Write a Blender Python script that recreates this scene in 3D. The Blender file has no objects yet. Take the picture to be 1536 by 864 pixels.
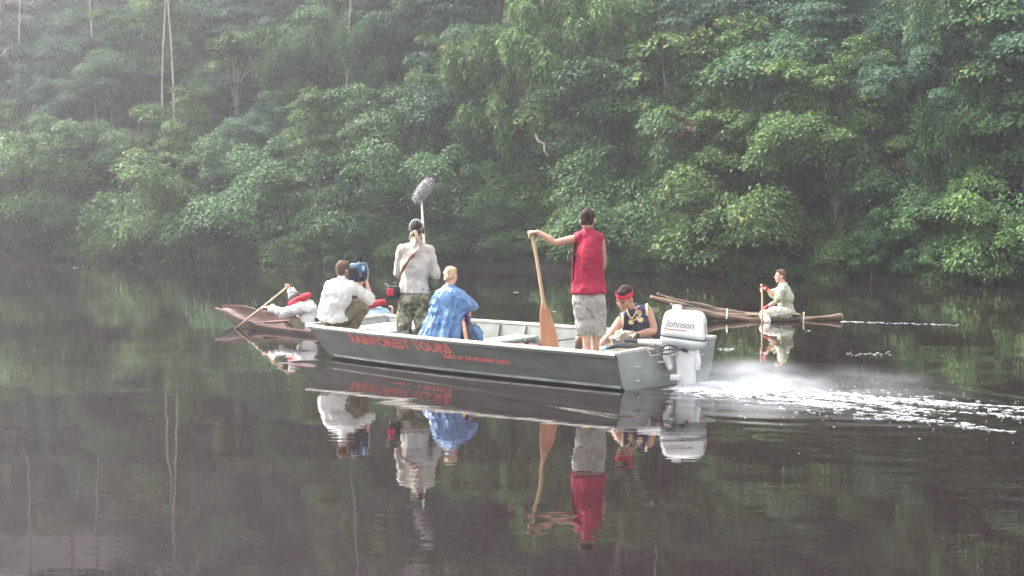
import bpy, bmesh, math, random
import numpy as np
from mathutils import Vector, Matrix, Euler, noise

# ------------------------------------------------------------------ camera, sky, sun, exposure
sc = bpy.context.scene
COL = sc.collection
FOC, CAM_H, PITCH = 2400.0, 2.3, math.atan(136 / 2400.0)
cam_d = bpy.data.cameras.new('camera')
cam = bpy.data.objects.new('camera', cam_d)
COL.objects.link(cam)
cam.location = (0, 0, CAM_H)
cam.rotation_euler = (math.pi / 2 - PITCH, 0, 0)
cam_d.sensor_width = 36.0
cam_d.lens = FOC / 1536.0 * 36.0
cam_d.clip_end = 2000
sc.camera = cam

SUN_EL, SUN_AZ = math.radians(46), math.radians(-61)      # azimuth measured from +Y (away) towards +X (right)
world = bpy.data.worlds.new('World')
sc.world = world
world.use_nodes = True
wn, wl = world.node_tree.nodes, world.node_tree.links
sky = wn.new('ShaderNodeTexSky')
sky.sky_type = 'NISHITA'
sky.sun_disc = False
sky.sun_elevation = SUN_EL
sky.sun_rotation = SUN_AZ
sky.air_density = 1.0
sky.dust_density = 4.0
hs = wn.new('ShaderNodeHueSaturation')
hs.inputs['Saturation'].default_value = 0.26
wl.new(sky.outputs[0], hs.inputs['Color'])
wl.new(hs.outputs[0], wn['Background'].inputs[0])
wn['Background'].inputs[1].default_value = 0.11

sun_d = bpy.data.lights.new('sun', 'SUN')
sun_d.energy = 1.5
sun_d.angle = math.radians(25)
sun_d.color = (1.0, 0.96, 0.9)
sun = bpy.data.objects.new('sun', sun_d)
COL.objects.link(sun)
sdir = Vector((math.sin(SUN_AZ) * math.cos(SUN_EL), math.cos(SUN_AZ) * math.cos(SUN_EL), math.sin(SUN_EL)))
sun.rotation_euler = sdir.to_track_quat('Z', 'Y').to_euler()
sun.location = sdir * 60

sc.view_settings.view_transform = 'Standard'
sc.view_settings.look = 'None'
sc.view_settings.gamma = 1.0
sc.view_settings.exposure = 2.85
sc.cycles.use_denoising = True
sc.cycles.max_bounces = 7
sc.cycles.diffuse_bounces = 3
sc.cycles.glossy_bounces = 4
sc.cycles.transmission_bounces = 3
sc.cycles.transparent_max_bounces = 6
sc.cycles.volume_bounces = 1
sc.cycles.volume_step_rate = 1.0
sc.cycles.sample_clamp_indirect = 6.0
sc.cycles.caustics_reflective = False
sc.cycles.caustics_refractive = False


# ------------------------------------------------------------------ helpers
def at(px, py, Y):
    """the world point at depth Y metres that stands at (px, py) of the 1536 x 864 picture"""
    x, y = (px - 768) / FOC, -(py - 432) / FOC
    c, s = math.cos(PITCH), math.sin(PITCH)
    t = Y / (c + y * s)
    return Vector((x * t, Y, CAM_H + (-s + y * c) * t))


def gz(px, py, z=0.0):
    a = at(px, py, 1.0)
    k = (z - CAM_H) / (a.z - CAM_H)
    return Vector((a.x * k, k, z))


def new_obj(name, data, parent=None, loc=None):
    o = bpy.data.objects.new(name, data)
    COL.objects.link(o)
    if parent is not None:
        o.parent = parent
    if loc is not None:
        o.location = loc
    return o


def tag(o, label=None, cat=None, group=None, kind=None):
    if label: o['label'] = label
    if cat: o['category'] = cat
    if group: o['group'] = group
    if kind: o['kind'] = kind
    return o


def thing(name, label, cat, loc, group=None):
    o = new_obj(name, None, loc=loc)
    o.empty_display_size = 0.1
    return tag(o, label, cat, group)


def mesh_of(name, verts, faces, mats=None, smooth=False, origin=None):
    me = bpy.data.meshes.new(name)
    v = [tuple(p) for p in verts] if origin is None else [(p[0] - origin[0], p[1] - origin[1], p[2] - origin[2]) for p in verts]
    me.from_pydata(v, [], faces)
    if mats:
        for m in (mats if isinstance(mats, (list, tuple)) else [mats]):
            me.materials.append(m)
    if smooth:
        me.polygons.foreach_set('use_smooth', [True] * len(me.polygons))
    me.update()
    return me


def root_loc(o):
    while o is not None and o.parent is not None:
        o = o.parent
    return Vector((0, 0, 0)) if o is None else o.location


def part(name, vf, mat, parent, smooth=False):
    """a mesh given in world metres, linked under its thing"""
    me = mesh_of(name, vf[0], vf[1], mat, smooth, root_loc(parent))
    return new_obj(name, me, parent)


def join(*vfs):
    V, F = [], []
    for v, f in vfs:
        k = len(V)
        V += [Vector(p) for p in v]
        F += [tuple(i + k for i in q) for q in f]
    return V, F


def frame_of(t, side):
    t = t.normalized()
    u = side - t * side.dot(t)
    if u.length < 1e-5:
        u = Vector((0, 0, 1)) - t * t.z
        if u.length < 1e-4:
            u = Vector((1, 0, 0))
    u.normalize()
    return u, t.cross(u)


def catmull(P, n):
    if len(P) < 3 or n <= 1:
        return list(P)
    out = []
    for i in range(len(P) - 1):
        p0, p1, p2, p3 = P[max(i - 1, 0)], P[i], P[i + 1], P[min(i + 2, len(P) - 1)]
        for k in range(n):
            t = k / n
            out.append(0.5 * ((2 * p1) + (p2 - p0) * t + (2 * p0 - 5 * p1 + 4 * p2 - p3) * t * t + (3 * p1 - p0 - 3 * p2 + p3) * t ** 3))
    out.append(P[-1])
    return out


def tube(pts, radii, side=None, seg=12, n=1, round_ends=True, power=2.0):
    """closed tapered tube; radii are numbers or (along side, across side)"""
    P = [Vector(p) for p in pts]
    R = [Vector((r[0], r[1], 0)) if isinstance(r, (tuple, list)) else Vector((r, r, 0)) for r in radii]
    P, R = catmull(P, n), catmull(R, n)
    side = Vector(side) if side is not None else Vector((0.31, 0.22, 0.93))
    V, F, rings = [], [], []

    def ring(c, u, v, ra, rb):
        k = len(V)
        for j in range(seg):
            a = 2 * math.pi * j / seg
            ca, sa = math.cos(a), math.sin(a)
            if power != 2.0:
                ca = math.copysign(abs(ca) ** (2 / power), ca)
                sa = math.copysign(abs(sa) ** (2 / power), sa)
            V.append(c + u * (ra * ca) + v * (rb * sa))
        rings.append(k)
    m = len(P)
    for i in range(m):
        t = P[min(i + 1, m - 1)] - P[max(i - 1, 0)]
        u, v = frame_of(t, side)
        tn = t.normalized()
        ra, rb = R[i].x, R[i].y
        if i == 0 and round_ends:
            q = min(ra, rb)
            ring(P[0] - tn * q * 0.8, u, v, ra * 0.5, rb * 0.5)
            ring(P[0] - tn * q * 0.45, u, v, ra * 0.85, rb * 0.85)
        ring(P[i], u, v, ra, rb)
        if i == m - 1 and round_ends:
            q = min(ra, rb)
            ring(P[i] + tn * q * 0.45, u, v, ra * 0.85, rb * 0.85)
            ring(P[i] + tn * q * 0.8, u, v, ra * 0.5, rb * 0.5)
    for a, b in zip(rings[:-1], rings[1:]):
        for j in range(seg):
            j2 = (j + 1) % seg
            F.append((a + j, a + j2, b + j2, b + j))
    F.append(tuple(rings[0] + j for j in reversed(range(seg))))
    F.append(tuple(rings[-1] + j for j in range(seg)))
    return V, F


def ellipsoid(c, r, ax=None, seg=14, rings=9):
    """r along the three axes in ax (right, forward, up)"""
    ax = ax or (Vector((1, 0, 0)), Vector((0, 1, 0)), Vector((0, 0, 1)))
    c = Vector(c)
    V = [c - ax[2] * r[2]]
    for i in range(1, rings):
        th = math.pi * i / rings
        for j in range(seg):
            a = 2 * math.pi * j / seg
            V.append(c + ax[0] * (r[0] * math.sin(th) * math.cos(a)) + ax[1] * (r[1] * math.sin(th) * math.sin(a)) - ax[2] * (r[2] * math.cos(th)))
    V.append(c + ax[2] * r[2])
    F = [(0, 1 + (j + 1) % seg, 1 + j) for j in range(seg)]
    for i in range(rings - 2):
        a, b = 1 + i * seg, 1 + (i + 1) * seg
        for j in range(seg):
            j2 = (j + 1) % seg
            F.append((a + j, a + j2, b + j2, b + j))
    k, top = 1 + (rings - 2) * seg, len(V) - 1
    F += [(k + j, k + (j + 1) % seg, top) for j in range(seg)]
    return V, F


def box(c, half, ax=None, bevel=0.0):
    ax = ax or (Vector((1, 0, 0)), Vector((0, 1, 0)), Vector((0, 0, 1)))
    c = Vector(c)
    if bevel <= 0:
        V = [c + ax[0] * (half[0] * i) + ax[1] * (half[1] * j) + ax[2] * (half[2] * k) for k in (-1, 1) for j in (-1, 1) for i in (-1, 1)]
        F = [(0, 2, 3, 1), (4, 5, 7, 6), (0, 1, 5, 4), (1, 3, 7, 5), (3, 2, 6, 7), (2, 0, 4, 6)]
        return V, F
    bm = bmesh.new()
    bmesh.ops.create_cube(bm, size=2.0)
    for v in bm.verts:
        v.co = Vector((v.co.x * half[0], v.co.y * half[1], v.co.z * half[2]))
    bmesh.ops.bevel(bm, geom=bm.edges[:], offset=bevel, segments=2, affect='EDGES', profile=0.6)
    bm.verts.index_update()
    V = [c + ax[0] * v.co.x + ax[1] * v.co.y + ax[2] * v.co.z for v in bm.verts]
    F = [tuple(v.index for v in f.verts) for f in bm.faces]
    bm.free()
    return V, F


def fuse(vf, voxel, smooth=3, bump=None, origin=(0, 0, 0)):
    """melt overlapping closed pieces into one continuous surface"""
    me = mesh_of('tmp', vf[0], vf[1])
    o = new_obj('tmp', me)
    m = o.modifiers.new('r', 'REMESH')
    m.mode = 'VOXEL'
    m.voxel_size = voxel
    if smooth:
        s = o.modifiers.new('s', 'SMOOTH')
        s.factor = 0.5
        s.iterations = smooth
    dg = bpy.context.evaluated_depsgraph_get()
    out = bpy.data.meshes.new_from_object(o.evaluated_get(dg))
    bpy.data.objects.remove(o)
    bpy.data.meshes.remove(me)
    nv = len(out.vertices)
    co = np.empty(nv * 3, np.float32)
    out.vertices.foreach_get('co', co)
    co = co.reshape(-1, 3)
    if bump:
        no = np.empty(nv * 3, np.float32)
        out.vertices.foreach_get('normal', no)
        no = no.reshape(-1, 3)
        d = np.array([bump(Vector(p)) for p in co.tolist()], np.float32)
        co = co + no * d[:, None]
    co = co - np.array(origin, np.float32)
    out.vertices.foreach_set('co', co.ravel())
    out.polygons.foreach_set('use_smooth', [True] * len(out.polygons))
    out.update()
    return out


def part_mesh(name, me, mat, parent):
    me.name = name
    me.materials.clear()
    for m in (mat if isinstance(mat, (list, tuple)) else [mat]):
        me.materials.append(m)
    return new_obj(name, me, parent)


# ------------------------------------------------------------------ materials
def material(name, c1, c2=None, rough=0.7, scale=8.0, detail=4.0, stretch=None, bump=0.0, rot=0.0, bump_scale=None, metallic=0.0,
             spec=0.5, lo=0.35, hi=0.65, subsurface=0.0, trans=0.0, c3=None):
    m = bpy.data.materials.new(name)
    m.use_nodes = True
    n, l = m.node_tree.nodes, m.node_tree.links
    b = n['Principled BSDF']
    b.inputs['Roughness'].default_value = rough
    b.inputs['Metallic'].default_value = metallic
    b.inputs['Specular IOR Level'].default_value = spec
    b.inputs['Base Color'].default_value = (*c1, 1)
    tc = n.new('ShaderNodeTexCoord')
    mp = n.new('ShaderNodeMapping')
    l.new(tc.outputs['Object'], mp.inputs[0])
    mp.inputs['Rotation'].default_value = (0, 0, rot)
    if stretch:
        mp.inputs['Scale'].default_value = stretch
    if c2 is not None:
        t = n.new('ShaderNodeTexNoise')
        t.inputs['Scale'].default_value = scale
        t.inputs['Detail'].default_value = detail
        l.new(mp.outputs[0], t.inputs['Vector'])
        r = n.new('ShaderNodeValToRGB')
        r.color_ramp.elements[0].position = lo
        r.color_ramp.elements[0].color = (*c1, 1)
        r.color_ramp.elements[1].position = hi
        r.color_ramp.elements[1].color = (*c2, 1)
        if c3 is not None:
            e = r.color_ramp.elements.new((lo + hi) / 2)
            e.color = (*c3, 1)
        l.new(t.outputs[0], r.inputs[0])
        l.new(r.outputs[0], b.inputs['Base Color'])
    if bump > 0:
        t2 = n.new('ShaderNodeTexNoise')
        t2.inputs['Scale'].default_value = bump_scale or scale
        t2.inputs['Detail'].default_value = 5
        l.new(mp.outputs[0], t2.inputs['Vector'])
        bp = n.new('ShaderNodeBump')
        bp.inputs['Strength'].default_value = bump
        bp.inputs['Distance'].default_value = 0.02
        l.new(t2.outputs[0], bp.inputs['Height'])
        l.new(bp.outputs[0], b.inputs['Normal'])
    if subsurface > 0:
        b.inputs['Subsurface Weight'].default_value = subsurface
        b.inputs['Subsurface Radius'].default_value = (0.012, 0.005, 0.003)
    return m


def leaf_material(name, dark, mid, light, dead, rough=0.6):
    """leaf colour: a ramp over a per-leaf value and the tree's own random value"""
    m = bpy.data.materials.new(name)
    m.use_nodes = True
    n, l = m.node_tree.nodes, m.node_tree.links
    b = n['Principled BSDF']
    a = n.new('ShaderNodeAttribute')
    a.attribute_name = 'tint'
    oi = n.new('ShaderNodeObjectInfo')
    ma = n.new('ShaderNodeMath')
    ma.operation = 'MULTIPLY_ADD'
    l.new(oi.outputs['Random'], ma.inputs[0])
    ma.inputs[1].default_value = 0.30
    l.new(a.outputs['Fac'], ma.inputs[2])
    r = n.new('ShaderNodeValToRGB')
    e = r.color_ramp.elements
    e[0].position, e[0].color = 0.12, (*dark, 1)
    e[1].position, e[1].color = 0.98, (*light, 1)
    k = e.new(0.55); k.color = (*mid, 1)
    k = e.new(1.0); k.color = (*dead, 1)
    sub = n.new('ShaderNodeMath')
    sub.operation = 'MULTIPLY'
    sub.inputs[1].default_value = 0.78
    l.new(ma.outputs[0], sub.inputs[0])
    l.new(sub.outputs[0], r.inputs[0])
    vr = n.new('ShaderNodeMapRange')
    l.new(oi.outputs['Random'], vr.inputs['Value'])
    vr.inputs['To Min'].default_value = 1.75
    vr.inputs['To Max'].default_value = 0.9
    hv = n.new('ShaderNodeHueSaturation')
    hv.inputs['Saturation'].default_value = 1.14
    l.new(vr.outputs[0], hv.inputs['Value'])
    l.new(r.outputs[0], hv.inputs['Color'])
    r = hv
    l.new(r.outputs[0], b.inputs['Base Color'])
    b.inputs['Roughness'].default_value = rough
    b.inputs['Specular IOR Level'].default_value = 0.16
    tr = n.new('ShaderNodeBsdfTranslucent')
    l.new(r.outputs[0], tr.inputs[0])
    mx = n.new('ShaderNodeMixShader')
    mx.inputs[0].default_value = 0.2
    l.new(b.outputs[0], mx.inputs[1])
    l.new(tr.outputs[0], mx.inputs[2])
    l.new(mx.outputs[0], n['Material Output'].inputs['Surface'])
    return m


# ------------------------------------------------------------------ river
BANK = [(-75, 74), (-45, 68), (-30, 64), (-19.2, 61), (-10.5, 58.6), (-5.5, 55), (-1.5, 53.4), (2.7, 50.4), (6.3, 47), (9.6, 44.6), (13.4, 43), (20, 39.5), (34, 34), (60, 26)]


def bank_y(x):
    for (x0, y0), (x1, y1) in zip(BANK[:-1], BANK[1:]):
        if x0 <= x <= x1:
            t = (x - x0) / (x1 - x0)
            return y0 + (y1 - y0) * t
    return BANK[0][1] if x < BANK[0][0] else BANK[-1][1]


STERN, BOW = gz(925, 533, .435), gz(462, 491.5, .42)
A_DIR = Vector((BOW.x - STERN.x, BOW.y - STERN.y, 0)).normalized()
A_DIR = Matrix.Rotation(math.radians(2.2), 3, 'Z') @ A_DIR        # the hull tapers to the bow: its axis runs a little off the near side
N_DIR = Vector((A_DIR.y, -A_DIR.x, 0))                              # towards the far side
if N_DIR.y < 0:
    N_DIR = -N_DIR
MOTOR = Vector((2.12, 19.40, 0))


def axis_range(a, b, fine, lo, hi, coarse):
    out = list(np.arange(a, lo, coarse)) + list(np.arange(lo, hi, fine)) + list(np.arange(hi, b + coarse, coarse))
    return np.array(out)


def build_river():
    xs = axis_range(-90, 90, 0.07, -7, 9, 3.0)
    ys = axis_range(-60, 82, 0.07, 10, 27, 1.5)
    X, Y = np.meshgrid(xs, ys)
    # wake train behind the stern: diverging crests and a churned strip
    rx, ry = X - MOTOR.x, Y - MOTOR.y
    s = -(rx * A_DIR.x + ry * A_DIR.y)             # metres astern
    w = rx * N_DIR.x + ry * N_DIR.y                # metres to the side
    sp = np.clip(s, 0, None)
    env = np.exp(-((np.abs(w) - 0.35 * sp - 0.5) ** 2) / (2 * (0.28 + 0.10 * sp) ** 2)) * (s > -0.6) * np.exp(-sp / 7.0)
    wob = 0.6 * np.sin(X * 1.9 + 0.7 * Y) + 0.5 * np.sin(2.3 * Y - X * 0.8) + 0.35 * np.sin(5.1 * X + 3.3 * Y)
    Z = 0.010 * env * (0.6 + 0.4 * np.sin(X * 2.7 + 1.3 * Y)) * np.sin((np.abs(w) * 2.0 + sp * 1.2) * 4.6 + 1.6 * wob)
    core = np.exp(-(w ** 2) / (2 * (0.30 + 0.09 * sp) ** 2)) * np.clip(s + 0.15, 0, 0.6) / 0.6 * np.exp(-sp / 4.5)
    Z += 0.035 * core * (np.sin(X * 23 + np.sin(Y * 13) * 2) * np.sin(Y * 19 + np.sin(X * 11) * 2))
    # bow ripple running along the near side of the hull
    bx, by = X - STERN.x, Y - STERN.y
    u = bx * A_DIR.x + by * A_DIR.y
    q = bx * N_DIR.x + by * N_DIR.y
    side = np.exp(-((q + 0.25 + 0.20 * (5.3 - u)) ** 2) / 0.10) * (u > -1.5) * (u < 5.5)
    Z += 0.010 * side * np.cos((q + 0.12 * (5.3 - u)) * 9.0)
    # long lazy undulation, dying out to still water
    Z += 0.0010 * np.sin(X * 0.9 + Y * 1.7) + 0.0009 * np.sin(X * 0.35 - Y * 2.6 + 1.0) + 0.0004 * np.sin(X * 2.1 + Y * 4.3)
    fade = np.clip((X + 7) / 1.5, 0, 1) * np.clip((9 - X) / 1.5, 0, 1) * np.clip((Y - 10) / 1.5, 0, 1) * np.clip((27 - Y) / 2, 0, 1)
    Z *= fade
    ny, nx = X.shape
    V = np.stack([X.ravel(), Y.ravel(), Z.ravel()], 1)
    i = np.arange(ny * nx).reshape(ny, nx)
    F = np.stack([i[:-1, :-1].ravel(), i[:-1, 1:].ravel(), i[1:, 1:].ravel(), i[1:, :-1].ravel()], 1)
    me = bpy.data.meshes.new('river')
    me.from_pydata(V.tolist(), [], F.tolist())
    me.polygons.foreach_set('use_smooth', [True] * len(me.polygons))
    m = bpy.data.materials.new('river_water')
    m.use_nodes = True
    n, l = m.node_tree.nodes, m.node_tree.links
    b = n['Principled BSDF']
    b.inputs['Base Color'].default_value = (0.011, 0.0068, 0.0072, 1)
    b.inputs['Roughness'].default_value = 0.015
    b.inputs['IOR'].default_value = 1.36
    tc = n.new('ShaderNodeTexCoord')

    def wave(scale, stretch, rot, dist, strength, detail=2.0, prev=None):
        mp = n.new('ShaderNodeMapping')
        mp.inputs['Scale'].default_value = stretch
        mp.inputs['Rotation'].default_value = (0, 0, rot)
        l.new(tc.outputs['Object'], mp.inputs[0])
        t = n.new('ShaderNodeTexNoise')
        t.inputs['Scale'].default_value = scale
        t.inputs['Detail'].default_value = detail
        t.inputs['Roughness'].default_value = 0.45
        l.new(mp.outputs[0], t.inputs['Vector'])
        bp = n.new('ShaderNodeBump')
        bp.inputs['Strength'].default_value = strength
        bp.inputs['Distance'].default_value = dist
        l.new(t.outputs[0], bp.inputs['Height'])
        if prev is not None:
            l.new(prev.outputs[0], bp.inputs['Normal'])
        return bp
    b1 = wave(0.55, (0.7, 1.5, 1), 0.15, 0.010, 0.45)
    b2 = wave(4.5, (0.6, 1.7, 1), -0.1, 0.0012, 0.5, 2.0, b1)
    l.new(b2.outputs[0], b.inputs['Normal'])
    me.materials.append(m)
    o = new_obj('river', me)
    tag(o, 'calm dark brown river reflecting the forest', None, None, 'structure')


build_river()


def hill_h(x, d):
    """height of the ground d metres behind the water's edge"""
    if d < 0:
        return max(-1.5, d * 0.4)
    k = 0.40 + 0.16 * math.tanh((x + 3) / 9) + 0.03 * math.sin(x * 0.3)
    h = 0.25 * min(d, 1.0) + k * max(0, d - 1.0)
    h = 26 * (1 - math.exp(-h / 26)) * 1.25
    h += max(0, d - 24) * (0.32 - 0.20 * math.tanh((x + 3) / 9))
    return h + 0.35 * noise.noise(Vector((x * 0.3, d * 0.3, 3.1)))


def build_ground():
    V, F = [], []
    xs = np.linspace(-85, 75, 90)
    ds = np.concatenate([np.linspace(-4, 4, 9), np.linspace(5, 30, 20), np.linspace(34, 130, 14)])
    for d in ds:
        for x in xs:
            V.append((x, bank_y(x) + d, hill_h(x, d)))
    nx = len(xs)
    for j in range(len(ds) - 1):
        for i in range(nx - 1):
            a = j * nx + i
            F.append((a, a + 1, a + 1 + nx, a + nx))
    m = material('leaf_litter', (0.012, 0.010, 0.008), (0.028, 0.022, 0.016), 0.95, 1.6, 8, bump=0.6, bump_scale=5)
    o = new_obj('hillside_ground', mesh_of('hillside_ground', V, F, m, True))
    tag(o, 'dark forest floor rising behind the river', None, None, 'structure')


build_ground()


# ------------------------------------------------------------------ forest
def crown_mesh(name, seed, R, nclump, nleaf, leaf, mat, width=0.56, clump=(0.5, 0.9), lowest=-0.75, droop=0.25, flat=0.5, strand=False, inner=0.45, lobes=7):
    rng = np.random.default_rng(seed)
    # the crown is a heap of uneven lobes; leaf clumps sit mostly on the lobes' upper skins
    RR = np.array(R)
    nl = lobes + 4
    lc = rng.normal(size=(nl, 3))
    lc = lc / np.linalg.norm(lc, axis=1)[:, None] * rng.uniform(0.25, 0.88, nl)[:, None] * RR
    lr = rng.uniform(0.24, 0.58, nl)
    C = []
    while len(C) < nclump:
        v = rng.normal(size=3)
        v /= np.linalg.norm(v)
        if v[2] < lowest:
            continue
        i = rng.integers(0, nl)
        c = lc[i] + v * lr[i] * RR * np.array([1, 1, 0.8]) * rng.uniform(inner, 1.0) ** 0.5
        if c[2] < -R[2] * 0.98:
            continue
        C.append(c)
    C = np.array(C)
    rc = clump[0] * 0.6 + (clump[1] - clump[0] * 0.6) * rng.uniform(0, 1, nclump) ** 1.4
    ctint = rng.uniform(0.1, 0.85, nclump)
    k = rng.integers(0, nclump, nleaf)
    d = rng.normal(size=(nleaf, 3))
    d /= np.linalg.norm(d, axis=1)[:, None]
    if strand:
        off = d * np.stack([rc[k] * 0.55, rc[k] * 0.55, rc[k] * 1.0], 1) * (rng.uniform(0.1, 1, nleaf) ** 0.5)[:, None]
        off[:, 2] -= 0.35 * rc[k]
    else:
        d[:, 2] = np.where(rng.uniform(size=nleaf) < 0.7, np.abs(d[:, 2]), d[:, 2])
        off = d * np.stack([rc[k], rc[k], rc[k] * flat], 1) * (rng.uniform(0.25, 1, nleaf) ** 0.45)[:, None]
        off[:, 2] -= droop * (off[:, 0] ** 2 + off[:, 1] ** 2) / rc[k]
    off *= np.where(rng.uniform(size=nleaf) < 0.10, rng.uniform(1.1, 1.7, nleaf), 1.0)[:, None]
    P = C[k] + off
    out = off + 0.35 * C[k] / np.array(R) * rc[k][:, None]
    D = out * np.array([1, 1, 0.25]) + rng.normal(size=(nleaf, 3)) * 0.28 * rc[k][:, None]
    D /= np.linalg.norm(D, axis=1)[:, None] + 1e-6
    D[:, 2] -= rng.uniform(0.0, 1.3 if strand else 0.75, nleaf)
    D /= np.linalg.norm(D, axis=1)[:, None]
    N = np.array([0, 0, 1.0]) + 0.55 * out / (rc[k][:, None]) + rng.normal(size=(nleaf, 3)) * 0.33
    S = np.cross(D, N)
    S /= np.linalg.norm(S, axis=1)[:, None] + 1e-6
    N = np.cross(S, D)
    L = leaf * rng.uniform(0.55, 1.3, nleaf)
    W = L * width * rng.uniform(0.8, 1.2, nleaf)
    fold = L * rng.uniform(0.02, 0.12, nleaf)
    V = np.empty((nleaf, 4, 3))
    V[:, 0] = P
    V[:, 1] = P + D * (L * 0.45)[:, None] + S * (W / 2)[:, None] + N * fold[:, None]
    V[:, 2] = P + D * L[:, None] - np.array([0, 0, 1.0]) * (L * 0.12)[:, None]
    V[:, 3] = P + D * (L * 0.45)[:, None] - S * (W / 2)[:, None] + N * fold[:, None]
    base = np.arange(nleaf)[:, None] * 4
    F = np.concatenate([base + [0, 1, 2], base + [0, 2, 3]], 1).reshape(-1, 3)
    me = bpy.data.meshes.new(name)
    me.vertices.add(nleaf * 4)
    me.vertices.foreach_set('co', V.astype(np.float32).ravel())
    me.loops.add(nleaf * 6)
    me.loops.foreach_set('vertex_index', F.astype(np.int32).ravel())
    me.polygons.add(nleaf * 2)
    me.polygons.foreach_set('loop_start', (np.arange(nleaf * 2) * 3).astype(np.int32))
    me.update(calc_edges=True)
    tint = np.clip(ctint[k] * 0.75 + rng.normal(0, 0.12, nleaf), 0, 0.95)
    tint = np.where(rng.uniform(size=nleaf) < 0.006, 1.3, tint)
    a = me.attributes.new('tint', 'FLOAT', 'POINT')
    a.data.foreach_set('value', np.repeat(tint, 4).astype(np.float32))
    me.materials.append(mat)
    return me, C


def trunk_mesh(name, seed, base_h, C, mat, r0=0.14, nlimb=11):
    """tapered stem with limbs; crown centre sits base_h above the foot"""
    rng = random.Random(seed)
    lean = Vector((rng.uniform(-.5, .5), rng.uniform(-.5, .5), 0)) * (1.0 if base_h < 9 else 2.6)
    P = [Vector((0, 0, -0.9)), Vector((0.1, 0.05, base_h * 0.35)) + lean * 0.3, Vector((0, 0, base_h * 0.75)) + lean * 0.6, Vector((0, 0, base_h + 0.6)) + lean * 0.3]
    parts = [tube(P, [r0 * 1.25, r0, r0 * 0.75, r0 * 0.35], seg=8, n=4)]
    idx = list(range(len(C)))
    rng.shuffle(idx)
    for i in idx[:nlimb]:
        c = Vector(C[i]) + Vector((0, 0, base_h))
        s = P[1].lerp(P[2], rng.random()) if base_h < 9 else P[2].lerp(P[3], rng.random() * .8)
        if c.z < s.z and base_h < 9:
            s = P[1].lerp(P[0], 0.4)
        mid = s.lerp(c, 0.5) + Vector((0, 0, 0.12 * (c - s).length))
        parts.append(tube([s, mid, c], [r0 * 0.42, r0 * 0.28, r0 * 0.1], seg=6, n=3))
    V, F = join(*parts)
    return mesh_of(name, V, F, mat, True)


LEAF_MID = leaf_material('leaf_green', (0.026, 0.052, 0.026), (0.062, 0.112, 0.050), (0.125, 0.185, 0.080), (0.20, 0.16, 0.07))
LEAF_LIME = leaf_material('leaf_light_green', (0.038, 0.070, 0.028), (0.088, 0.142, 0.054), (0.165, 0.220, 0.088), (0.26, 0.23, 0.09))
LEAF_BLUE = leaf_material('leaf_deep_green', (0.022, 0.048, 0.030), (0.050, 0.096, 0.057), (0.10, 0.160, 0.092), (0.14, 0.12, 0.07))
LEAF_BROWN = leaf_material('leaf_rusty', (0.06, 0.048, 0.030), (0.11, 0.090, 0.055), (0.14, 0.15, 0.075), (0.20, 0.11, 0.08))
BARK = material('bark_grey_brown', (0.06, 0.045, 0.035), (0.16, 0.13, 0.10), 0.9, 6, 6, (1, 1, 0.3), 0.6, 14)
BARK_PALE = material('bark_pale', (0.20, 0.18, 0.15), (0.34, 0.31, 0.26), 0.85, 5, 6, (1, 1, 0.3), 0.5, 14)

KINDS = {}


def kind(key, seed, R, base_h, nclump, nleaf, leaf, mat, bark=BARK, r0=0.13, **kw):
    me, C = crown_mesh('crown_' + key, seed, R, nclump, nleaf, leaf, mat, **kw)
    # keep the crown mesh centred base_h above the foot
    me.transform(Matrix.Translation((0, 0, base_h)))
    KINDS[key] = (me, trunk_mesh('trunk_' + key, seed, base_h, C, bark, r0), base_h, R)


kind('bush_a', 11, (2.6, 2.0, 2.1), 2.0, 90, 35750, 0.137, LEAF_LIME, lowest=-0.85, droop=0.4, r0=0.07, lobes=8)
kind('bush_b', 12, (2.9, 2.1, 2.0), 1.9, 95, 39000, 0.119, LEAF_MID, lowest=-0.85, droop=0.45, r0=0.07, lobes=9)
kind('bush_c', 13, (2.0, 1.7, 1.5), 1.35, 60, 24375, 0.130, LEAF_LIME, lowest=-0.8, droop=0.35, r0=0.05)
kind('bush_fine', 14, (2.4, 2.0, 2.1), 2.0, 110, 48750, 0.090, LEAF_MID, lowest=-0.85, droop=0.4, r0=0.06, clump=(0.35, 0.7), lobes=9)
kind('broad_a', 21, (2.8, 2.5, 2.7), 4.3, 90, 37375, 0.152, LEAF_MID, clump=(0.45, 1.0), lobes=8)
kind('broad_b', 22, (2.5, 2.4, 3.1), 4.5, 90, 39000, 0.137, LEAF_BLUE, clump=(0.45, 0.95), lobes=9)
kind('broad_c', 23, (3.2, 2.6, 2.6), 4.1, 100, 42250, 0.123, LEAF_LIME, clump=(0.4, 0.9), lobes=9)
kind('broad_d', 24, (2.3, 2.2, 3.4), 5.2, 80, 27625, 0.195, LEAF_MID, clump=(0.55, 1.05), width=0.62, lobes=8)
kind('fine', 25, (2.6, 2.5, 3.0), 4.4, 130, 55250, 0.087, LEAF_BLUE, clump=(0.35, 0.75), lobes=10)
kind('layered', 31, (3.0, 2.8, 2.8), 4.8, 70, 35750, 0.130, LEAF_BLUE, clump=(0.7, 1.2), flat=0.25, droop=0.15, lobes=8)
kind('feathery', 41, (2.4, 2.1, 3.0), 4.6, 110, 42250, 0.181, LEAF_LIME, width=0.30, clump=(0.45, 0.8), strand=True, lobes=8)
kind('feathery_dark', 42, (2.5, 2.2, 2.9), 4.8, 110, 42250, 0.173, LEAF_MID, width=0.30, clump=(0.45, 0.8), strand=True, lobes=8)
kind('vine', 43, (1.5, 0.8, 2.6), 3.2, 80, 27625, 0.094, LEAF_MID, width=0.5, clump=(0.35, 0.7), strand=True, lobes=6, r0=0.05)
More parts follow.
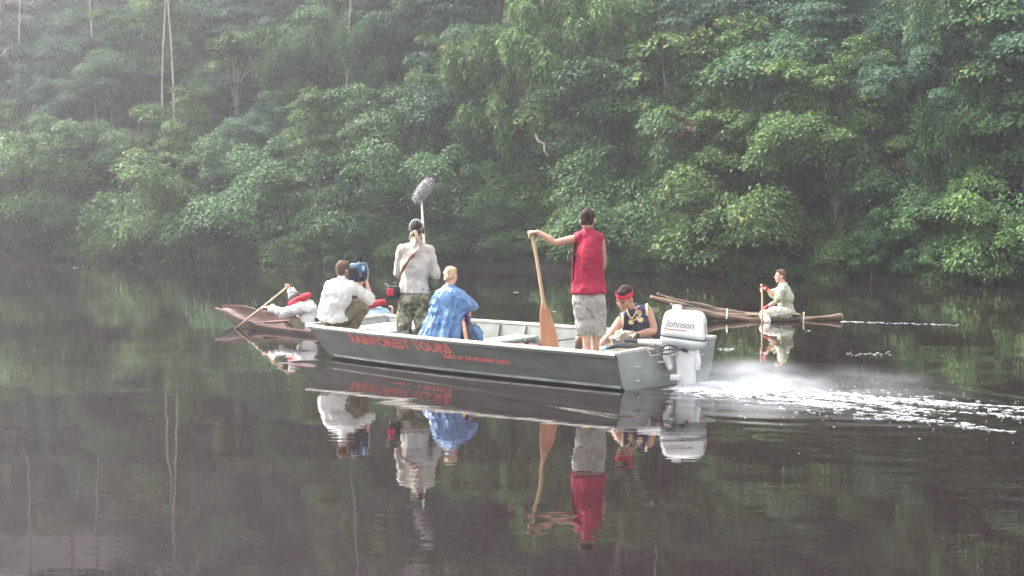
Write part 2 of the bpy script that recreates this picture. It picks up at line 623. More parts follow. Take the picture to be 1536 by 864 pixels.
kind('sparse', 51, (2.4, 2.3, 2.3), 6.2, 34, 5850, 0.245, LEAF_LIME, bark=BARK_PALE, r0=0.09, clump=(0.5, 0.85), width=0.62)
kind('rusty', 61, (1.8, 1.6, 1.8), 3.2, 54, 19500, 0.116, LEAF_BROWN, clump=(0.4, 0.8), r0=0.07)
kind('slender', 71, (1.7, 1.7, 1.9), 10.5, 34, 14625, 0.144, LEAF_BLUE, bark=BARK_PALE, r0=0.034, clump=(0.5, 0.9))

LABELS = {
    'bush_a': ('riverside_bush', 'light green leafy bush drooping from the bank to the water', 'bush', 'leafy bushes along the waterline'),
    'bush_b': ('riverside_bush', 'mid green spreading bush hanging over the dark bank water', 'bush', 'leafy bushes along the waterline'),
    'bush_c': ('riverside_bush', 'small low light green bush at the waterline', 'bush', 'leafy bushes along the waterline'),
    'broad_a': ('rainforest_tree', 'mid green broad-leaved tree with clumped rounded crown on the bank', 'tree', 'rainforest trees on the hillside'),
    'broad_b': ('rainforest_tree', 'deep green tall-crowned rainforest tree on the bank', 'tree', 'rainforest trees on the hillside'),
    'broad_c': ('rainforest_tree', 'light green wide-crowned rainforest tree on the bank', 'tree', 'rainforest trees on the hillside'),
    'broad_d': ('rainforest_tree', 'mid green tree with tall narrow crown of large leaves', 'tree', 'rainforest trees on the hillside'),
    'bush_fine': ('riverside_bush', 'fine-leaved mid green bush on the river bank', 'bush', 'leafy bushes along the waterline'),
    'fine': ('rainforest_tree', 'deep green small-leaved rainforest tree on the hillside', 'tree', 'rainforest trees on the hillside'),
    'vine': ('vine_curtain', 'curtain of leafy vines hanging in front of the forest', 'vine', 'vine curtains hanging along the bank'),
    'layered': ('rainforest_tree', 'deep green tree with flat layered sprays of leaves', 'tree', 'rainforest trees on the hillside'),
    'feathery': ('feathery_tree', 'light green feathery tree with hanging strands of narrow leaves', 'tree', 'feathery trees in the forest'),
    'feathery_dark': ('feathery_tree', 'darker green feathery tree with hanging strands of narrow leaves', 'tree', 'feathery trees in the forest'),
    'sparse': ('open_crowned_tree', 'open-crowned tree with large yellow-green leaves and pale limbs', 'tree', 'open-crowned trees in the forest'),
    'rusty': ('rusty_tree', 'small tree with brownish rusty leaves among the green', 'tree', 'rusty small trees in the forest'),
    'slender': ('slender_tree', 'slender tree with a long pale bare trunk on the misty hillside', 'tree', 'pale-trunked slender trees'),
}


def plant(key, x, d, scale=1.0, rot=0.0, sink=0.0, sz=1.0, label=None):
    crown, trunk, bh, R = KINDS[key]
    nm, lab, cat, grp = LABELS[key]
    y = bank_y(x) + d
    o = thing(nm, label or lab, cat, (x, y, hill_h(x, d) - sink), grp)
    o.rotation_euler = (0, 0, rot)
    o.scale = (scale, scale, scale * sz)
    t = new_obj('trunk', trunk, o)
    c = new_obj('crown', crown, o)
    return o


def bank_x(px, d):
    """x of picture column px, d metres behind the water's edge"""
    x = 0.0
    for _ in range(12):
        x = (px - 768) / FOC * (bank_y(x) + d)
    return x


# the bushes and trees that stand along the water, column by column
FRONT = [
    ('bush_b', -60, 0.2, 1.1), ('bush_a', 55, 1.0, 1.05), ('bush_a', 215, -0.6, 1.0), ('bush_c', 285, -0.9, .9), ('bush_c', 160, -0.3, .8), ('bush_b', 400, -0.3, 1.1), ('bush_c', 470, -0.7, .95),
    ('bush_b', 560, 0.9, 1.1), ('bush_c', 520, 0.3, .8), ('bush_b', 690, 1.9, 1.0), ('bush_a', 800, 2.2, 0.8), ('bush_b', 945, 0.6, 1.0), ('bush_c', 880, 0.7, .8),
    ('bush_a', 1085, -0.3, 1.0), ('bush_c', 1030, 0.3, .8), ('bush_c', 1135, -0.2, .75), ('bush_c', 1240, -0.1, .6), ('bush_b', 1350, 1.7, .85), ('bush_a', 1490, -0.4, .8), ('bush_c', 1430, 0.0, .7), ('bush_b', 1610, 0.3, 1.0),
    ('bush_fine', 705, 1.1, .55, 'small dim bush in the dark hollow of the bank behind the blue poncho'), ('bush_fine', 765, 1.0, .5, 'small dim bush in the dark hollow of the bank behind the upright paddle'), ('bush_fine', 1340, .6, .5, 'small dim bush in the dark hollow behind the raft\'s stern'), ('bush_fine', 20, .2, .5), ('bush_b', 668, .5, .5, 'dim bush on the bank beyond the seated woman\'s head'), ('bush_fine', 735, .4, .55, 'dim fine-leaved bush in the hollow between the woman and the upright paddle'), ('bush_b', 775, .3, .45, 'dim low bush at the water beyond the paddle shaft'), ('bush_fine', 1310, .2, .5, 'dim low bush in the hollow past the raft\'s cut log end'), ('bush_b', 1385, .3, .5, 'dim low bush beside the bright bulging bush'), ('bush_c', 345, -1.0, .62, 'low bush dipping its leaves in the water beyond the canoe bow'), ('bush_c', 435, -1.1, .7, 'low bush dipping into the water beyond the canoe paddler'), ('bush_fine', 515, -.9, .62, 'low fine-leaved bush dipping into the water beyond the video camera'),
    ('bush_c', 590, -.6, .6, 'low bush at the water beyond the soundman\'s bag'), ('bush_fine', 960, -.8, .62, 'low fine-leaved bush dipping into the water beyond the steering man'), ('bush_c', 905, -.5, .55, 'low bush at the water beyond the red-vested man'), ('bush_fine', 1035, -.7, .6, 'low fine-leaved bush dipping into the water beyond the raft\'s raised logs'), ('bush_fine', 100, -.2, .6, 'low fine-leaved bush under the set-back rounded bush'), ('bush_c', 640, .9, .5, 'small pale bush at the water between the boom pole and the blue poncho'),
]
ANCHOR = {-60: None, 55: 'rounded light green bush set back above a dark undercut of the bank', 215: 'bright light green bush drooping to the water across from the dugout\'s raised bow', 285: 'small light green bush joined to the bright drooping bush at the waterline',
          400: 'wide mid green bush trailing in the water behind the canoe paddler', 470: 'small light green bush at the water behind the crouching cameraman', 560: 'mid green bush over dark water behind the microphone pole', 690: 'mid green bush above the dark hollow behind the blue poncho',
          800: 'pale green bush hanging behind the long upright paddle', 945: 'mid green bush at the waterline behind the steering man', 1085: 'large bright green bush reaching the water behind the raft\'s raised logs', 1240: 'small low bush at the water just behind the raft paddler',
          1350: 'mid green bush above the dark cave behind the raft\'s stern', 1490: 'bright light green bush bulging out to the water past the raft\'s wake'}
rngf = random.Random(5)
for item in FRONT:
    key, px, d, s = item[:4]
    plant(key, bank_x(px, d), d, s, rngf.uniform(0, 6.28), sink=0.1, label=item[4] if len(item) > 4 else ANCHOR.get(px))
SECOND = [
    ('broad_b', -70, 3.2, .8), ('broad_c', 20, 3.6, .75), ('broad_a', 130, 3.0, .72), ('broad_c', 270, 3.4, .8), ('fine', 390, 3.6, .72), ('broad_c', 480, 2.6, .8), ('broad_a', 600, 3.2, .85),
    ('broad_b', 690, 3.4, .9), ('feathery', 770, 3.2, 1.0), ('feathery', 850, 3.8, 1.15), ('broad_a', 930, 3.0, .95), ('sparse', 1000, 3.0, .8), ('broad_c', 1085, 3.2, .9), ('broad_a', 1180, 3.4, .95),
    ('broad_c', 1265, 2.0, .9), ('fine', 1370, 3.2, .95), ('feathery_dark', 1440, 3.0, .95), ('broad_d', 1530, 2.4, .9), ('broad_b', 1630, 3.0, 1.0), ('rusty', 1050, 2.4, .8), ('rusty', 720, 5.0, .8), ('rusty', 1300, 4.2, .8), ('rusty', 1330, 2.6, .7), ('rusty', 60, 2.4, .7),
    ('vine', 650, 2.0, .85), ('vine', 735, 2.4, .9), ('vine', 905, 1.6, .8), ('vine', 1010, 1.6, .75), ('vine', 1160, 2.2, 1.0), ('vine', 1300, 2.0, .9), ('vine', 1395, 1.6, .9), ('vine', 330, 1.6, .75), ('vine', 110, 1.8, .75), ('vine', 540, 1.8, .8), ('vine', 1460, 2.2, 1.1),
]
for key, px, d, s in SECOND:
    plant(key, bank_x(px, d), d, s, rngf.uniform(0, 6.28) if key != 'vine' else rngf.uniform(-.5, .5))
# undergrowth closing the bank between the bushes and the trees
px = -120
while px < 1680:
    key = rngf.choice(['bush_b', 'bush_fine', 'bush_fine', 'bush_b', 'bush_a'])
    d = rngf.uniform(2.6, 4.6)
    plant(key, bank_x(px, d), d, rngf.uniform(.75, 1.05), rngf.uniform(0, 6.28), label='undergrowth bush filling the bank between the taller trees')
    px += rngf.uniform(70, 105)
TIER = ['low on the slope just behind the riverside bushes', 'part way up the slope behind the bank trees', 'half way up the slope', 'high on the slope', 'near the top of the slope', 'on the misty upper slope', 'on the misty ridge', 'on the far ridge top']
SHORT = {'broad_a': 'mid green clumped tree', 'broad_b': 'deep green tall-crowned tree', 'broad_c': 'light green wide-crowned tree', 'broad_d': 'narrow-crowned large-leaved tree', 'layered': 'tree with flat layered sprays', 'feathery_dark': 'feathery tree with hanging strands', 'fine': 'small-leaved deep green tree', 'sparse': 'open-crowned yellow-green tree'}
POOL = ['broad_a', 'broad_b', 'broad_c', 'broad_d', 'layered', 'feathery_dark', 'fine', 'layered', 'sparse', 'fine', 'broad_b', 'broad_c']
row = 0
for d0, step, s0 in ((6.2, 88, .95), (9.5, 92, 1.0), (13.5, 92, 1.1), (18.5, 100, 1.15), (25, 110, 1.3), (34, 125, 1.45), (46, 130, 1.7), (60, 120, 2.3)):
    px = -130 + 47 * (row % 2)
    while px < 1680:
        left = 1 - min(max(px, 0), 1536) / 1536
        d = d0 * (1.0 + 0.75 * left) + rngf.uniform(-1, 1)
        key = rngf.choice(POOL)
        if row in (1, 2) and 620 < px < 900 and rngf.random() < 0.6:
            key = 'feathery_dark'
        plant(key, bank_x(px + rngf.uniform(-25, 25), d), d, s0 * (1 - .18 * left) * rngf.uniform(0.8, 1.2), rngf.uniform(0, 6.28), sz=rngf.uniform(.9, 1.15), label=SHORT[key] + ' ' + TIER[row])
        px += step * rngf.uniform(0.8, 1.2)
    row += 1
# extra trees closing the misty slope upstream
for d0 in (13, 19, 25, 32):
    px = -110 + d0 * 3
    while px < 640:
        d = d0 + rngf.uniform(-1.5, 1.5)
        key = rngf.choice(['broad_a', 'broad_b', 'fine', 'layered', 'broad_c', 'bush_b'])
        plant(key, bank_x(px, d), d, rngf.uniform(.8, 1.15), rngf.uniform(0, 6.28), label=('undergrowth bush on the misty slope among taller trees' if key == 'bush_b' else SHORT[key] + ' on the misty slope beneath the slender pale trunks'))
        px += rngf.uniform(75, 120)
for px, d, s, lab in ((246, 7.5, 1.3, 'slender tree with a bent pale trunk, taller of a close pair above the riverside bushes'), (262, 7.0, 1.25, 'slender tree with a straight pale trunk beside the bent one'), (25, 12, 1.35, None), (150, 13, 1.2, None), (520, 9, 1.2, None), (985, 10, 1.1, None)):
    plant('slender', bank_x(px, d), d, s, rngf.uniform(0, 6.28), label=lab)
# a pale twisted liana and dead branches trailing at the water's edge
def twig(name, label, cat, pts, r, mat, grp=None):
    o = tag(new_obj(name, mesh_of(name, *tube(pts, r, seg=7, n=5), mat, True)), label, cat, grp)
    return o
yl = 52.0
twig('liana', 'pale twisted liana hanging against the forest above the upright paddle', 'liana', [at(804, 203, yl), at(808, 212, yl), at(816, 216, yl), at(817, 226, yl), at(822, 234, yl)], [.035, .04, .04, .035, .02], material('pale_liana', (.26, .24, .2), (.40, .38, .33), .8))
rb = random.Random(31)
for px, L in ((40, 2.2), (340, 2.0), (900, 1.7), (1190, 2.2)):
    x = bank_x(px, -.4)
    b = Vector((x, bank_y(x) + 1.0, .35 + .4 * rb.random()))
    e = Vector((x + rb.uniform(-1.2, 1.2), bank_y(x) - .9 - rb.random(), -.08))
    m1 = b.lerp(e, .5) + Vector((rb.uniform(-.3, .3), 0, rb.uniform(.1, .5)))
    o = thing('dead_branch', 'bare grey branch trailing from the bank into the water', 'branch', b, 'bare branches trailing in the water')
    part('stem', tube([b, m1, e], [.035, .025, .010], seg=7, n=5), BARK, o, True)
    for k in range(3):
        s = b.lerp(e, .35 + .2 * k) + Vector((0, 0, .1))
        part('twig', tube([s, s + Vector((rb.uniform(-.4, .4), -.2, rb.uniform(-.1, .3))), s + Vector((rb.uniform(-.8, .8), -.4, rb.uniform(-.5, .3)))], [.018, .012, .006], seg=5, n=3), BARK, o, True)

# ------------------------------------------------------------------ motor boat
HULL_PAINT = material('hull_paint', (0.030, 0.036, 0.030), (0.078, 0.087, 0.075), 0.45, 2.4, 10, stretch=(.5, 1, 2.2), rot=math.radians(43), bump=0.5, bump_scale=3, lo=.3, hi=.75)
HULL_IN = material('hull_inside_paint', (0.13, 0.145, 0.13), (0.21, 0.222, 0.205), 0.55, 4, 6, bump=0.2, bump_scale=10)
STRAKE = material('worn_strake_paint', (0.05, 0.056, 0.05), (0.12, 0.13, 0.12), 0.4, 4, 6)
TRANSOM_LIT = material('transom_lit_tone', (0.20, 0.215, 0.185), (0.28, 0.295, 0.26), 0.45, 3, 7, bump=.15, bump_scale=9)  # grey-green lightened beyond the hull sides, sky light painted into the stern face
CREAM = material('cream_gunwale_paint', (0.40, 0.365, 0.31), (0.56, 0.52, 0.45), 0.5, 6, 6)
MINT = material('pale_mint_paint', (0.24, 0.29, 0.245), (0.36, 0.40, 0.345), 0.5, 5, 6)
RED_PAINT = material('red_lettering_paint', (0.30, 0.07, 0.06), (0.52, 0.11, 0.085), 0.55, 16, 8)
DARK = material('dark_rubber', (0.02, 0.02, 0.022), (0.04, 0.04, 0.042), 0.55, 10, 4)
WOOD_RED = material('reddish_paddle_wood', (0.36, 0.15, 0.07), (0.50, 0.24, 0.12), 0.5, 9, 8, (1, 1, 0.12), 0.25, 20)
WOOD_PALE = material('pale_shaft_wood', (0.42, 0.27, 0.15), (0.58, 0.40, 0.25), 0.5, 9, 8, (1, 1, 0.12), 0.2, 20)
ROPE_M = material('rope_fibre', (0.45, 0.38, 0.24), (0.62, 0.54, 0.38), 0.9, 40, 4, bump=0.5, bump_scale=90)
WHITE_PL = material('white_enamel', (0.66, 0.65, 0.62), (0.76, 0.755, 0.72), 0.35, 6, 7)
GREY_EN = material('pale_grey_enamel', (0.40, 0.42, 0.40), (0.50, 0.52, 0.50), 0.35, 6, 5)
GREY_TXT = material('grey_brown_lettering', (0.22, 0.17, 0.17), None, 0.5)

BL, BW, BH, RAKE = 5.93, 2.0, 0.475, 0.40
ROLL = math.radians(2.2)
STERN_MID = Vector((STERN.x, STERN.y, 0)) + N_DIR * (BW / 2)


def hw(u):
    t = max(0.0, (u - 2.6) / (BL - 2.6))
    return BW / 2 - 0.24 * t * t


def BP(u, q, z):
    """boat point: u metres forward of the transom, q metres to the far side of the centre line, z above the water"""
    qq, zz = q * math.cos(ROLL) - z * math.sin(ROLL) * 1.0, q * math.sin(ROLL) + z * math.cos(ROLL)
    return STERN_MID + A_DIR * u + N_DIR * qq + Vector((0, 0, zz))


def hull_prof(side, inset=0.0):
    """(half-width offset from the gunwale, z) from the gunwale down to the keel"""
    return [(0.0 + inset, BH), (0.055 + inset, 0.26), (0.105 + inset, 0.085), (0.115 + inset, 0.065), (0.25 + inset, -0.09)]


def uk(u, z):
    return u * (BL - RAKE * (BH - z) / BH * 0.92) / BL


def ridge_strip(us, fn_top, half_w, half_h):
    """thin bar swept along the hull: fn_top(u) gives its centre and its outward direction"""
    V, F = [], []
    for u in us:
        c, out = fn_top(u)
        for a, b in ((-1, -1), (1, -1), (1, 1), (-1, 1)):
            V.append(c + out * (half_w * a) + Vector((0, 0, half_h * b)))
    for i in range(len(us) - 1):
        for j in range(4):
            a, b = i * 4 + j, i * 4 + (j + 1) % 4
            F.append((a, b, b + 4, a + 4))
    k = (len(us) - 1) * 4
    F += [(3, 2, 1, 0), (k, k + 1, k + 2, k + 3)]
    return V, F


def build_boat():
    boat = thing('motorboat', 'dark grey-green flat-bottomed aluminium motorboat with red lettering carrying five people', 'boat', BP(0, 0, 0))
    us = [BL * i / 30 for i in range(31)]
    pr = hull_prof(1)
    # outer skin
    V, F = [], []
    prof = [(-1, o, z) for o, z in pr] + [(1, o, z) for o, z in reversed(pr)]
    for u in us:
        for sgn, o, z in prof:
            V.append(BP(uk(u, z), sgn * (hw(u) - o), z))
    m = len(prof)
    for i in range(len(us) - 1):
        for j in range(m - 1):
            a = i * m + j
            F.append((a, a + 1, a + 1 + m, a + m))
    F.append(tuple((len(us) - 1) * m + j for j in range(m)))
    hull = part('hull', (V, F), HULL_PAINT, boat)
    # inner skin, 3 cm inside
    V, F = [], []
    pin = [(0.03, BH - 0.004), (0.085, 0.26), (0.14, 0.10), (0.16, 0.06)]
    prof = [(-1, o, z) for o, z in pin] + [(1, o, z) for o, z in reversed(pin)]
    m = len(prof)
    usi = [0.05 + (BL - 0.13) * i / 30 for i in range(31)]
    for u in usi:
        for sgn, o, z in prof:
            V.append(BP(uk(u, z), sgn * (hw(u) - o), z))
    for i in range(len(usi) - 1):
        for j in range(m - 1):
            a = i * m + j
            F.append((a, a + m, a + 1 + m, a + 1))
    F.append(tuple(30 * m + j for j in reversed(range(m))))
    part('inner_lining', (V, F), HULL_IN, boat)
    # transom: thick board with a lowered middle for the motor
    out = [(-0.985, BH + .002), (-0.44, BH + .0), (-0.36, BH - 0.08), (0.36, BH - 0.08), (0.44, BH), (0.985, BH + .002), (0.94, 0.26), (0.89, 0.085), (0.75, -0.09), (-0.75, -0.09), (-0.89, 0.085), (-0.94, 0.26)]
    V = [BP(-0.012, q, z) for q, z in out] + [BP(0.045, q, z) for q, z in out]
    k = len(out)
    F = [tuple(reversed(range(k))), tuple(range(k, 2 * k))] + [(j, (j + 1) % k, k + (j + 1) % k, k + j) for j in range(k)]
    tr = part('transom', (V, F), TRANSOM_LIT, boat)
    capv = []
    for q0, z0, q1, z1 in ((-0.99, BH, -0.44, BH), (-0.44, BH, -0.36, BH - 0.08), (0.36, BH - 0.08, 0.44, BH), (0.44, BH, 0.99, BH)):
        a, b = BP(0.015, q0, z0 + 0.018), BP(0.015, q1, z1 + 0.018)
        c = (a + b) / 2
        d = (b - a)
        capv.append(box(c, (d.length / 2, 0.036, 0.016), (d.normalized(), A_DIR, d.normalized().cross(A_DIR).normalized())))
    for cv in capv:
        part('transom_cap', cv, CREAM, boat)
    for q in (-0.62, 0.62):
        part('drain_fitting', tube([BP(-0.012, q, 0.12), BP(-0.03, q, 0.12)], [0.022, 0.018], seg=10), GREY_EN, tr, True)
        part('lifting_handle', tube([BP(-0.012, q - 0.08, 0.30), BP(-0.04, q - 0.07, 0.30), BP(-0.04, q + 0.07, 0.30), BP(-0.012, q + 0.08, 0.30)], [0.008] * 4, seg=8), GREY_EN, tr, True)
    # gunwale caps, near, far and bow
    for sgn in (-1, 1):
        part('gunwale', ridge_strip(us, lambda u: (BP(u, sgn * (hw(u) - 0.005), BH + 0.012), N_DIR * sgn), 0.034, 0.017), CREAM, boat)
        part('gunwale_edge', ridge_strip(us, lambda u: (BP(uk(u, BH - 0.035), sgn * (hw(u) + 0.0), BH - 0.025), N_DIR * sgn), 0.012, 0.012), HULL_PAINT, boat)
        part('chine_strake', ridge_strip(us[:-1], lambda u: (BP(uk(u, 0.075), sgn * (hw(u) - 0.095), 0.078), N_DIR * sgn), 0.022, 0.013), STRAKE, boat)
    a, b = BP(BL, -hw(BL) - 0.02, BH + 0.014), BP(BL, hw(BL) + 0.02, BH + 0.014)
    part('bow_cap', box((a + b) / 2, ((b - a).length / 2, 0.035, 0.019), ((b - a).normalized(), A_DIR, (b - a).normalized().cross(A_DIR).normalized())), CREAM, boat)
    # thwarts, foredeck, floor, ribs
    def slab(u0, u1, z, th, inset=0.10):
        pts = [(u0, -(hw(u0) - inset)), (u1, -(hw(u1) - inset)), (u1, hw(u1) - inset), (u0, hw(u0) - inset)]
        V = [BP(u, q, z) for u, q in pts] + [BP(u, q, z - th) for u, q in pts]
        return V, [(0, 1, 2, 3)[::-1], (4, 5, 6, 7), (0, 1, 5, 4), (1, 2, 6, 5), (2, 3, 7, 6), (3, 0, 4, 7)]
    part('floor_panel', slab(0.06, BL - 0.5, 0.085, 0.02, 0.15), HULL_IN, boat)
    for u0, u1, z in ((0.55, 1.0, 0.345), (2.95, 3.35, 0.34)):
        th = part('thwart', slab(u0, u1, z, 0.035), MINT, boat)
        part('thwart_front', slab(u0 + 0.03, u0 + 0.055, z - 0.036, 0.24, 0.13), HULL_IN, th)
        part('thwart_back', slab(u1 - 0.055, u1 - 0.03, z - 0.036, 0.24, 0.13), HULL_IN, th)
    part('foredeck', slab(4.75, BL - 0.06, 0.40, 0.03), MINT, boat)
    for i in range(11):
        u = 0.35 + 0.48 * i
        for sgn in (-1, 1):
            V = []
            for du in (-0.018, 0.018):
                for o, z in ((0.032, BH - 0.02), (0.088, 0.26), (0.143, 0.10)):
                    V.append(BP(u + du, sgn * (hw(u) - o), z))
                    V.append(BP(u + du, sgn * (hw(u) - o - 0.028), z))
            F = [(0, 2, 3, 1), (2, 4, 5, 3), (6, 7, 9, 8), (8, 9, 11, 10), (1, 3, 9, 7), (3, 5, 11, 9), (0, 1, 7, 6), (4, 10, 11, 5)]
            part('rib', (V, F), HULL_IN, boat)
    # red lettering on the near side
    def side_pt(u, z):
        o = np.interp(z, [0.085, 0.26, BH], [0.105, 0.055, 0.0])
        return BP(uk(u, z), -(hw(u) - o) - 0.004, z)

    def lettering(body, u_left, u_right, z_top, z_bot, name):
        cu = bpy.data.curves.new('t', 'FONT')
        cu.body = body
        cu.offset = 0.034
        o = new_obj('t', cu)
        dg = bpy.context.evaluated_depsgraph_get()
        me = bpy.data.meshes.new_from_object(o.evaluated_get(dg))
        bpy.data.objects.remove(o)
        bm = bmesh.new()
        bm.from_mesh(me)
        bmesh.ops.triangulate(bm, faces=bm.faces[:])
        bmesh.ops.subdivide_edges(bm, edges=[e for e in bm.edges if e.calc_length() > 0.5], cuts=2)
        co = np.array([v.co[:] for v in bm.verts])
        bm.verts.index_update()
        fs = [tuple(v.index for v in f.verts) for f in bm.faces]
        bm.free()
        x0, x1, y0, y1 = co[:, 0].min(), co[:, 0].max(), co[:, 1].min(), co[:, 1].max()
        V = [side_pt(u_left + (u_right - u_left) * (p[0] - x0) / (x1 - x0), z_bot + (z_top - z_bot) * (p[1] - y0) / (y1 - y0)) for p in co]
        return part(name, (V, fs), RED_PAINT, hull)
    lettering('RAINFOREST TOURS', 4.97, 2.84, 0.430, 0.302, 'lettering')
    # the small second line: worn strokes, not readable in the picture
    rg = random.Random(3)
    V, F, u = [], [], 3.06
    for wlen in (6, 3, 3, 9, 6):
        for _ in range(wlen):
            w, h = rg.uniform(0.030, 0.038), 0.052
            for (a0, a1, b0, b1) in ((0, .35, 0, 1), (.35, 1, rg.choice((0, .38, .7)), 0), (.62, 1, 0, rg.choice((.5, 1)))):
                if b1 == 0:
                    b1 = b0 + 0.3
                k = len(V)
                for aa, bb in ((a0, b0), (a1, b0), (a1, b1), (a0, b1)):
                    V.append(side_pt(u - aa * w, 0.232 + bb * h))
                F.append((k, k + 1, k + 2, k + 3))
            u -= w + 0.007
        u -= 0.03
    part('small_lettering', (V, F), RED_PAINT, hull)
    return boat


build_boat()


# ------------------------------------------------------------------ outboard motor
def build_motor():
    yaw = math.radians(16)
    fw = Vector((-math.cos(yaw), math.sin(yaw), 0))       # towards the tiller
    sd = Vector((-fw.y, fw.x, 0))                          # to the motor's left, the side the lettering is on
    if sd.y > 0:
        sd = -sd
    up = Vector((0, 0, 1))
    O = Vector((2.10, 19.42, 0))
    M = lambda a, b, z: O + fw * a + sd * b + up * z
    th = thing('outboard_motor', 'white outboard motor with tiller clamped on the boat transom', 'motor', M(0, 0, 0))

    def loft(levels, seg=28, power=4.5):
        """rounded-box sections: (z, front, back, half width, tilt)"""
        V, F = [], []
        for z, fr, bk, h, tilt in levels:
            c, ln = (fr + bk) / 2, (fr - bk) / 2
            for j in range(seg):
                a = 2 * math.pi * (j + 0.5) / seg
                ca = math.copysign(abs(math.cos(a)) ** (2 / power), math.cos(a))
                sa = math.copysign(abs(math.sin(a)) ** (2 / power), math.sin(a))
                V.append(M(c + ln * ca, h * sa, z + tilt * ca))
        n = len(levels)
        for i in range(n - 1):
            for j in range(seg):
                j2 = (j + 1) % seg
                F.append((i * seg + j, i * seg + j2, (i + 1) * seg + j2, (i + 1) * seg + j))
        F += [tuple(reversed(range(seg))), tuple((n - 1) * seg + j for j in range(seg))]
        return V, F
    cw = part('cowling', loft([(0.60, .275, -.265, .165, .03), (0.66, .272, -.267, .168, .03), (0.76, .255, -.262, .160, .025), (0.83, .243, -.255, .155, .020), (0.885, .226, -.238, .145, .012), (0.915, .195, -.205, .122, .008), (0.928, .13, -.14, .08, .004)], power=6), WHITE_PL, th, True)
    part('lower_cover', loft([(0.455, .17, -.17, .09, .01), (0.495, .255, -.235, .150, .02), (0.535, .285, -.270, .170, .03), (0.594, .283, -.272, .172, .03)]), GREY_EN, th, True)
    part('cowling_seam', loft([(0.592, .288, -.276, .176, .03), (0.604, .288, -.276, .176, .03)]), DARK, th, True)
    lg = part('leg', loft([(-0.35, .07, -.13, .035, 0), (0.0, .085, -.14, .045, 0), (0.22, .095, -.14, .055, 0), (0.40, .11, -.15, .075, 0), (0.46, .13, -.16, .085, 0)], power=3), WHITE_PL, th, True)
    part('exhaust_fairing', tube([M(-.15, .02, .44), M(-.17, .02, .30), M(-.165, .02, .22)], [.035, .04, .025], seg=10, n=3), WHITE_PL, th, True)
    part('cavitation_plate', loft([(-0.05, .10, -.24, .09, 0), (-0.04, .10, -.24, .09, 0)]), WHITE_PL, lg, True)
    part('clamp_bracket', join(tube([M(.17, .07, .49), M(.20, .07, .36), M(.17, .06, .22)], [.055, .05, .03], seg=10, n=3), tube([M(.17, -.07, .49), M(.20, -.07, .36), M(.17, -.06, .22)], [.055, .05, .03], seg=10, n=3), tube([M(.13, .1, .40), M(.13, -.1, .40)], [.03, .03], seg=8)), WHITE_PL, th, True)
    part('swivel_block', box(M(.10, .06, .11), (.06, .045, .035), (fw, sd, up), .015), WHITE_PL, th, True)
    part('clamp_screw', tube([M(.24, .09, .30), M(.32, .09, .29)], [.012, .02], seg=8), GREY_EN, th, True)
    ti = part('tiller_arm', tube([M(.26, .05, .52), M(.40, .06, .535), M(.55, .06, .54)], [.045, .036, .028], seg=12, n=3), WHITE_PL, th, True)
    part('tiller_grip', tube([M(.55, .06, .54), M(.72, .06, .545)], [.024, .021], seg=12), DARK, ti, True)
    part('carry_handle', box(M(.10, -.04, .955), (.055, .04, .035), (fw, sd, up), .012), GREY_EN, th)
    rg = random.Random(8)
    for k in range(3):
        b = .12 + .03 * k
        part('cable', tube([M(.36 - .05 * k, .05, .50), M(.28, b + .06, .47 - .02 * k), M(.14, b + .09, .52 - .05 * k), M(-.02, b + .07, .45 + .015 * k), M(-.06, .09, .43)], [.011] * 5, seg=8, n=5), DARK, th, True)
    # lettering, red underline and the striped aft panel
    cu = bpy.data.curves.new('t', 'FONT')
    cu.body = 'Johnson'
    cu.shear = 0.28
    cu.offset = 0.004
    o = new_obj('t', cu)
    me = bpy.data.meshes.new_from_object(o.evaluated_get(bpy.context.evaluated_depsgraph_get()))
    bpy.data.objects.remove(o)
    co = np.array([v.co[:] for v in me.vertices])
    fs = [tuple(p.vertices) for p in me.polygons]
    x0, x1, y0 = co[:, 0].min(), co[:, 0].max(), 0.0

    def side_half(z):
        return float(np.interp(z, [.60, .66, .76, .83], [.165, .168, .160, .155])) + 0.0035
    V = []
    for p in co:
        t = (p[0] - x0) / (x1 - x0)
        z = .728 + .085 * p[1] / 0.72 + .028 * (0.5 - t)
        V.append(M(.215 - .36 * t, side_half(z), z))
    part('lettering', (V, fs), GREY_TXT, cw)

    def strip(a0, a1, z0, z1, tilt):
        pts = []
        for i in range(9):
            t = i / 8
            a = a0 + (a1 - a0) * t
            pts.append((a, z0 + tilt * (0.5 - t)))
        V, F = [], []
        for a, z in pts:
            V += [M(a, side_half(z) , z), M(a, side_half(z + z1 - z0), z + z1 - z0)]
        for i in range(8):
            F.append((2 * i, 2 * i + 2, 2 * i + 3, 2 * i + 1))
        return V, F
    part('underline', strip(.225, -.05, .695, .706, .02), RED_PAINT, cw)
    part('aft_panel', box(M(-.2655, .06, .715), (.004, .035, .065), (fw, sd, up), .002), material('aft_panel_yellow', (.55, .42, .2), None, .4), cw)
    part('aft_stripe', box(M(-.268, .085, .715), (.004, .008, .065), (fw, sd, up), .002), RED_PAINT, cw)


build_motor()


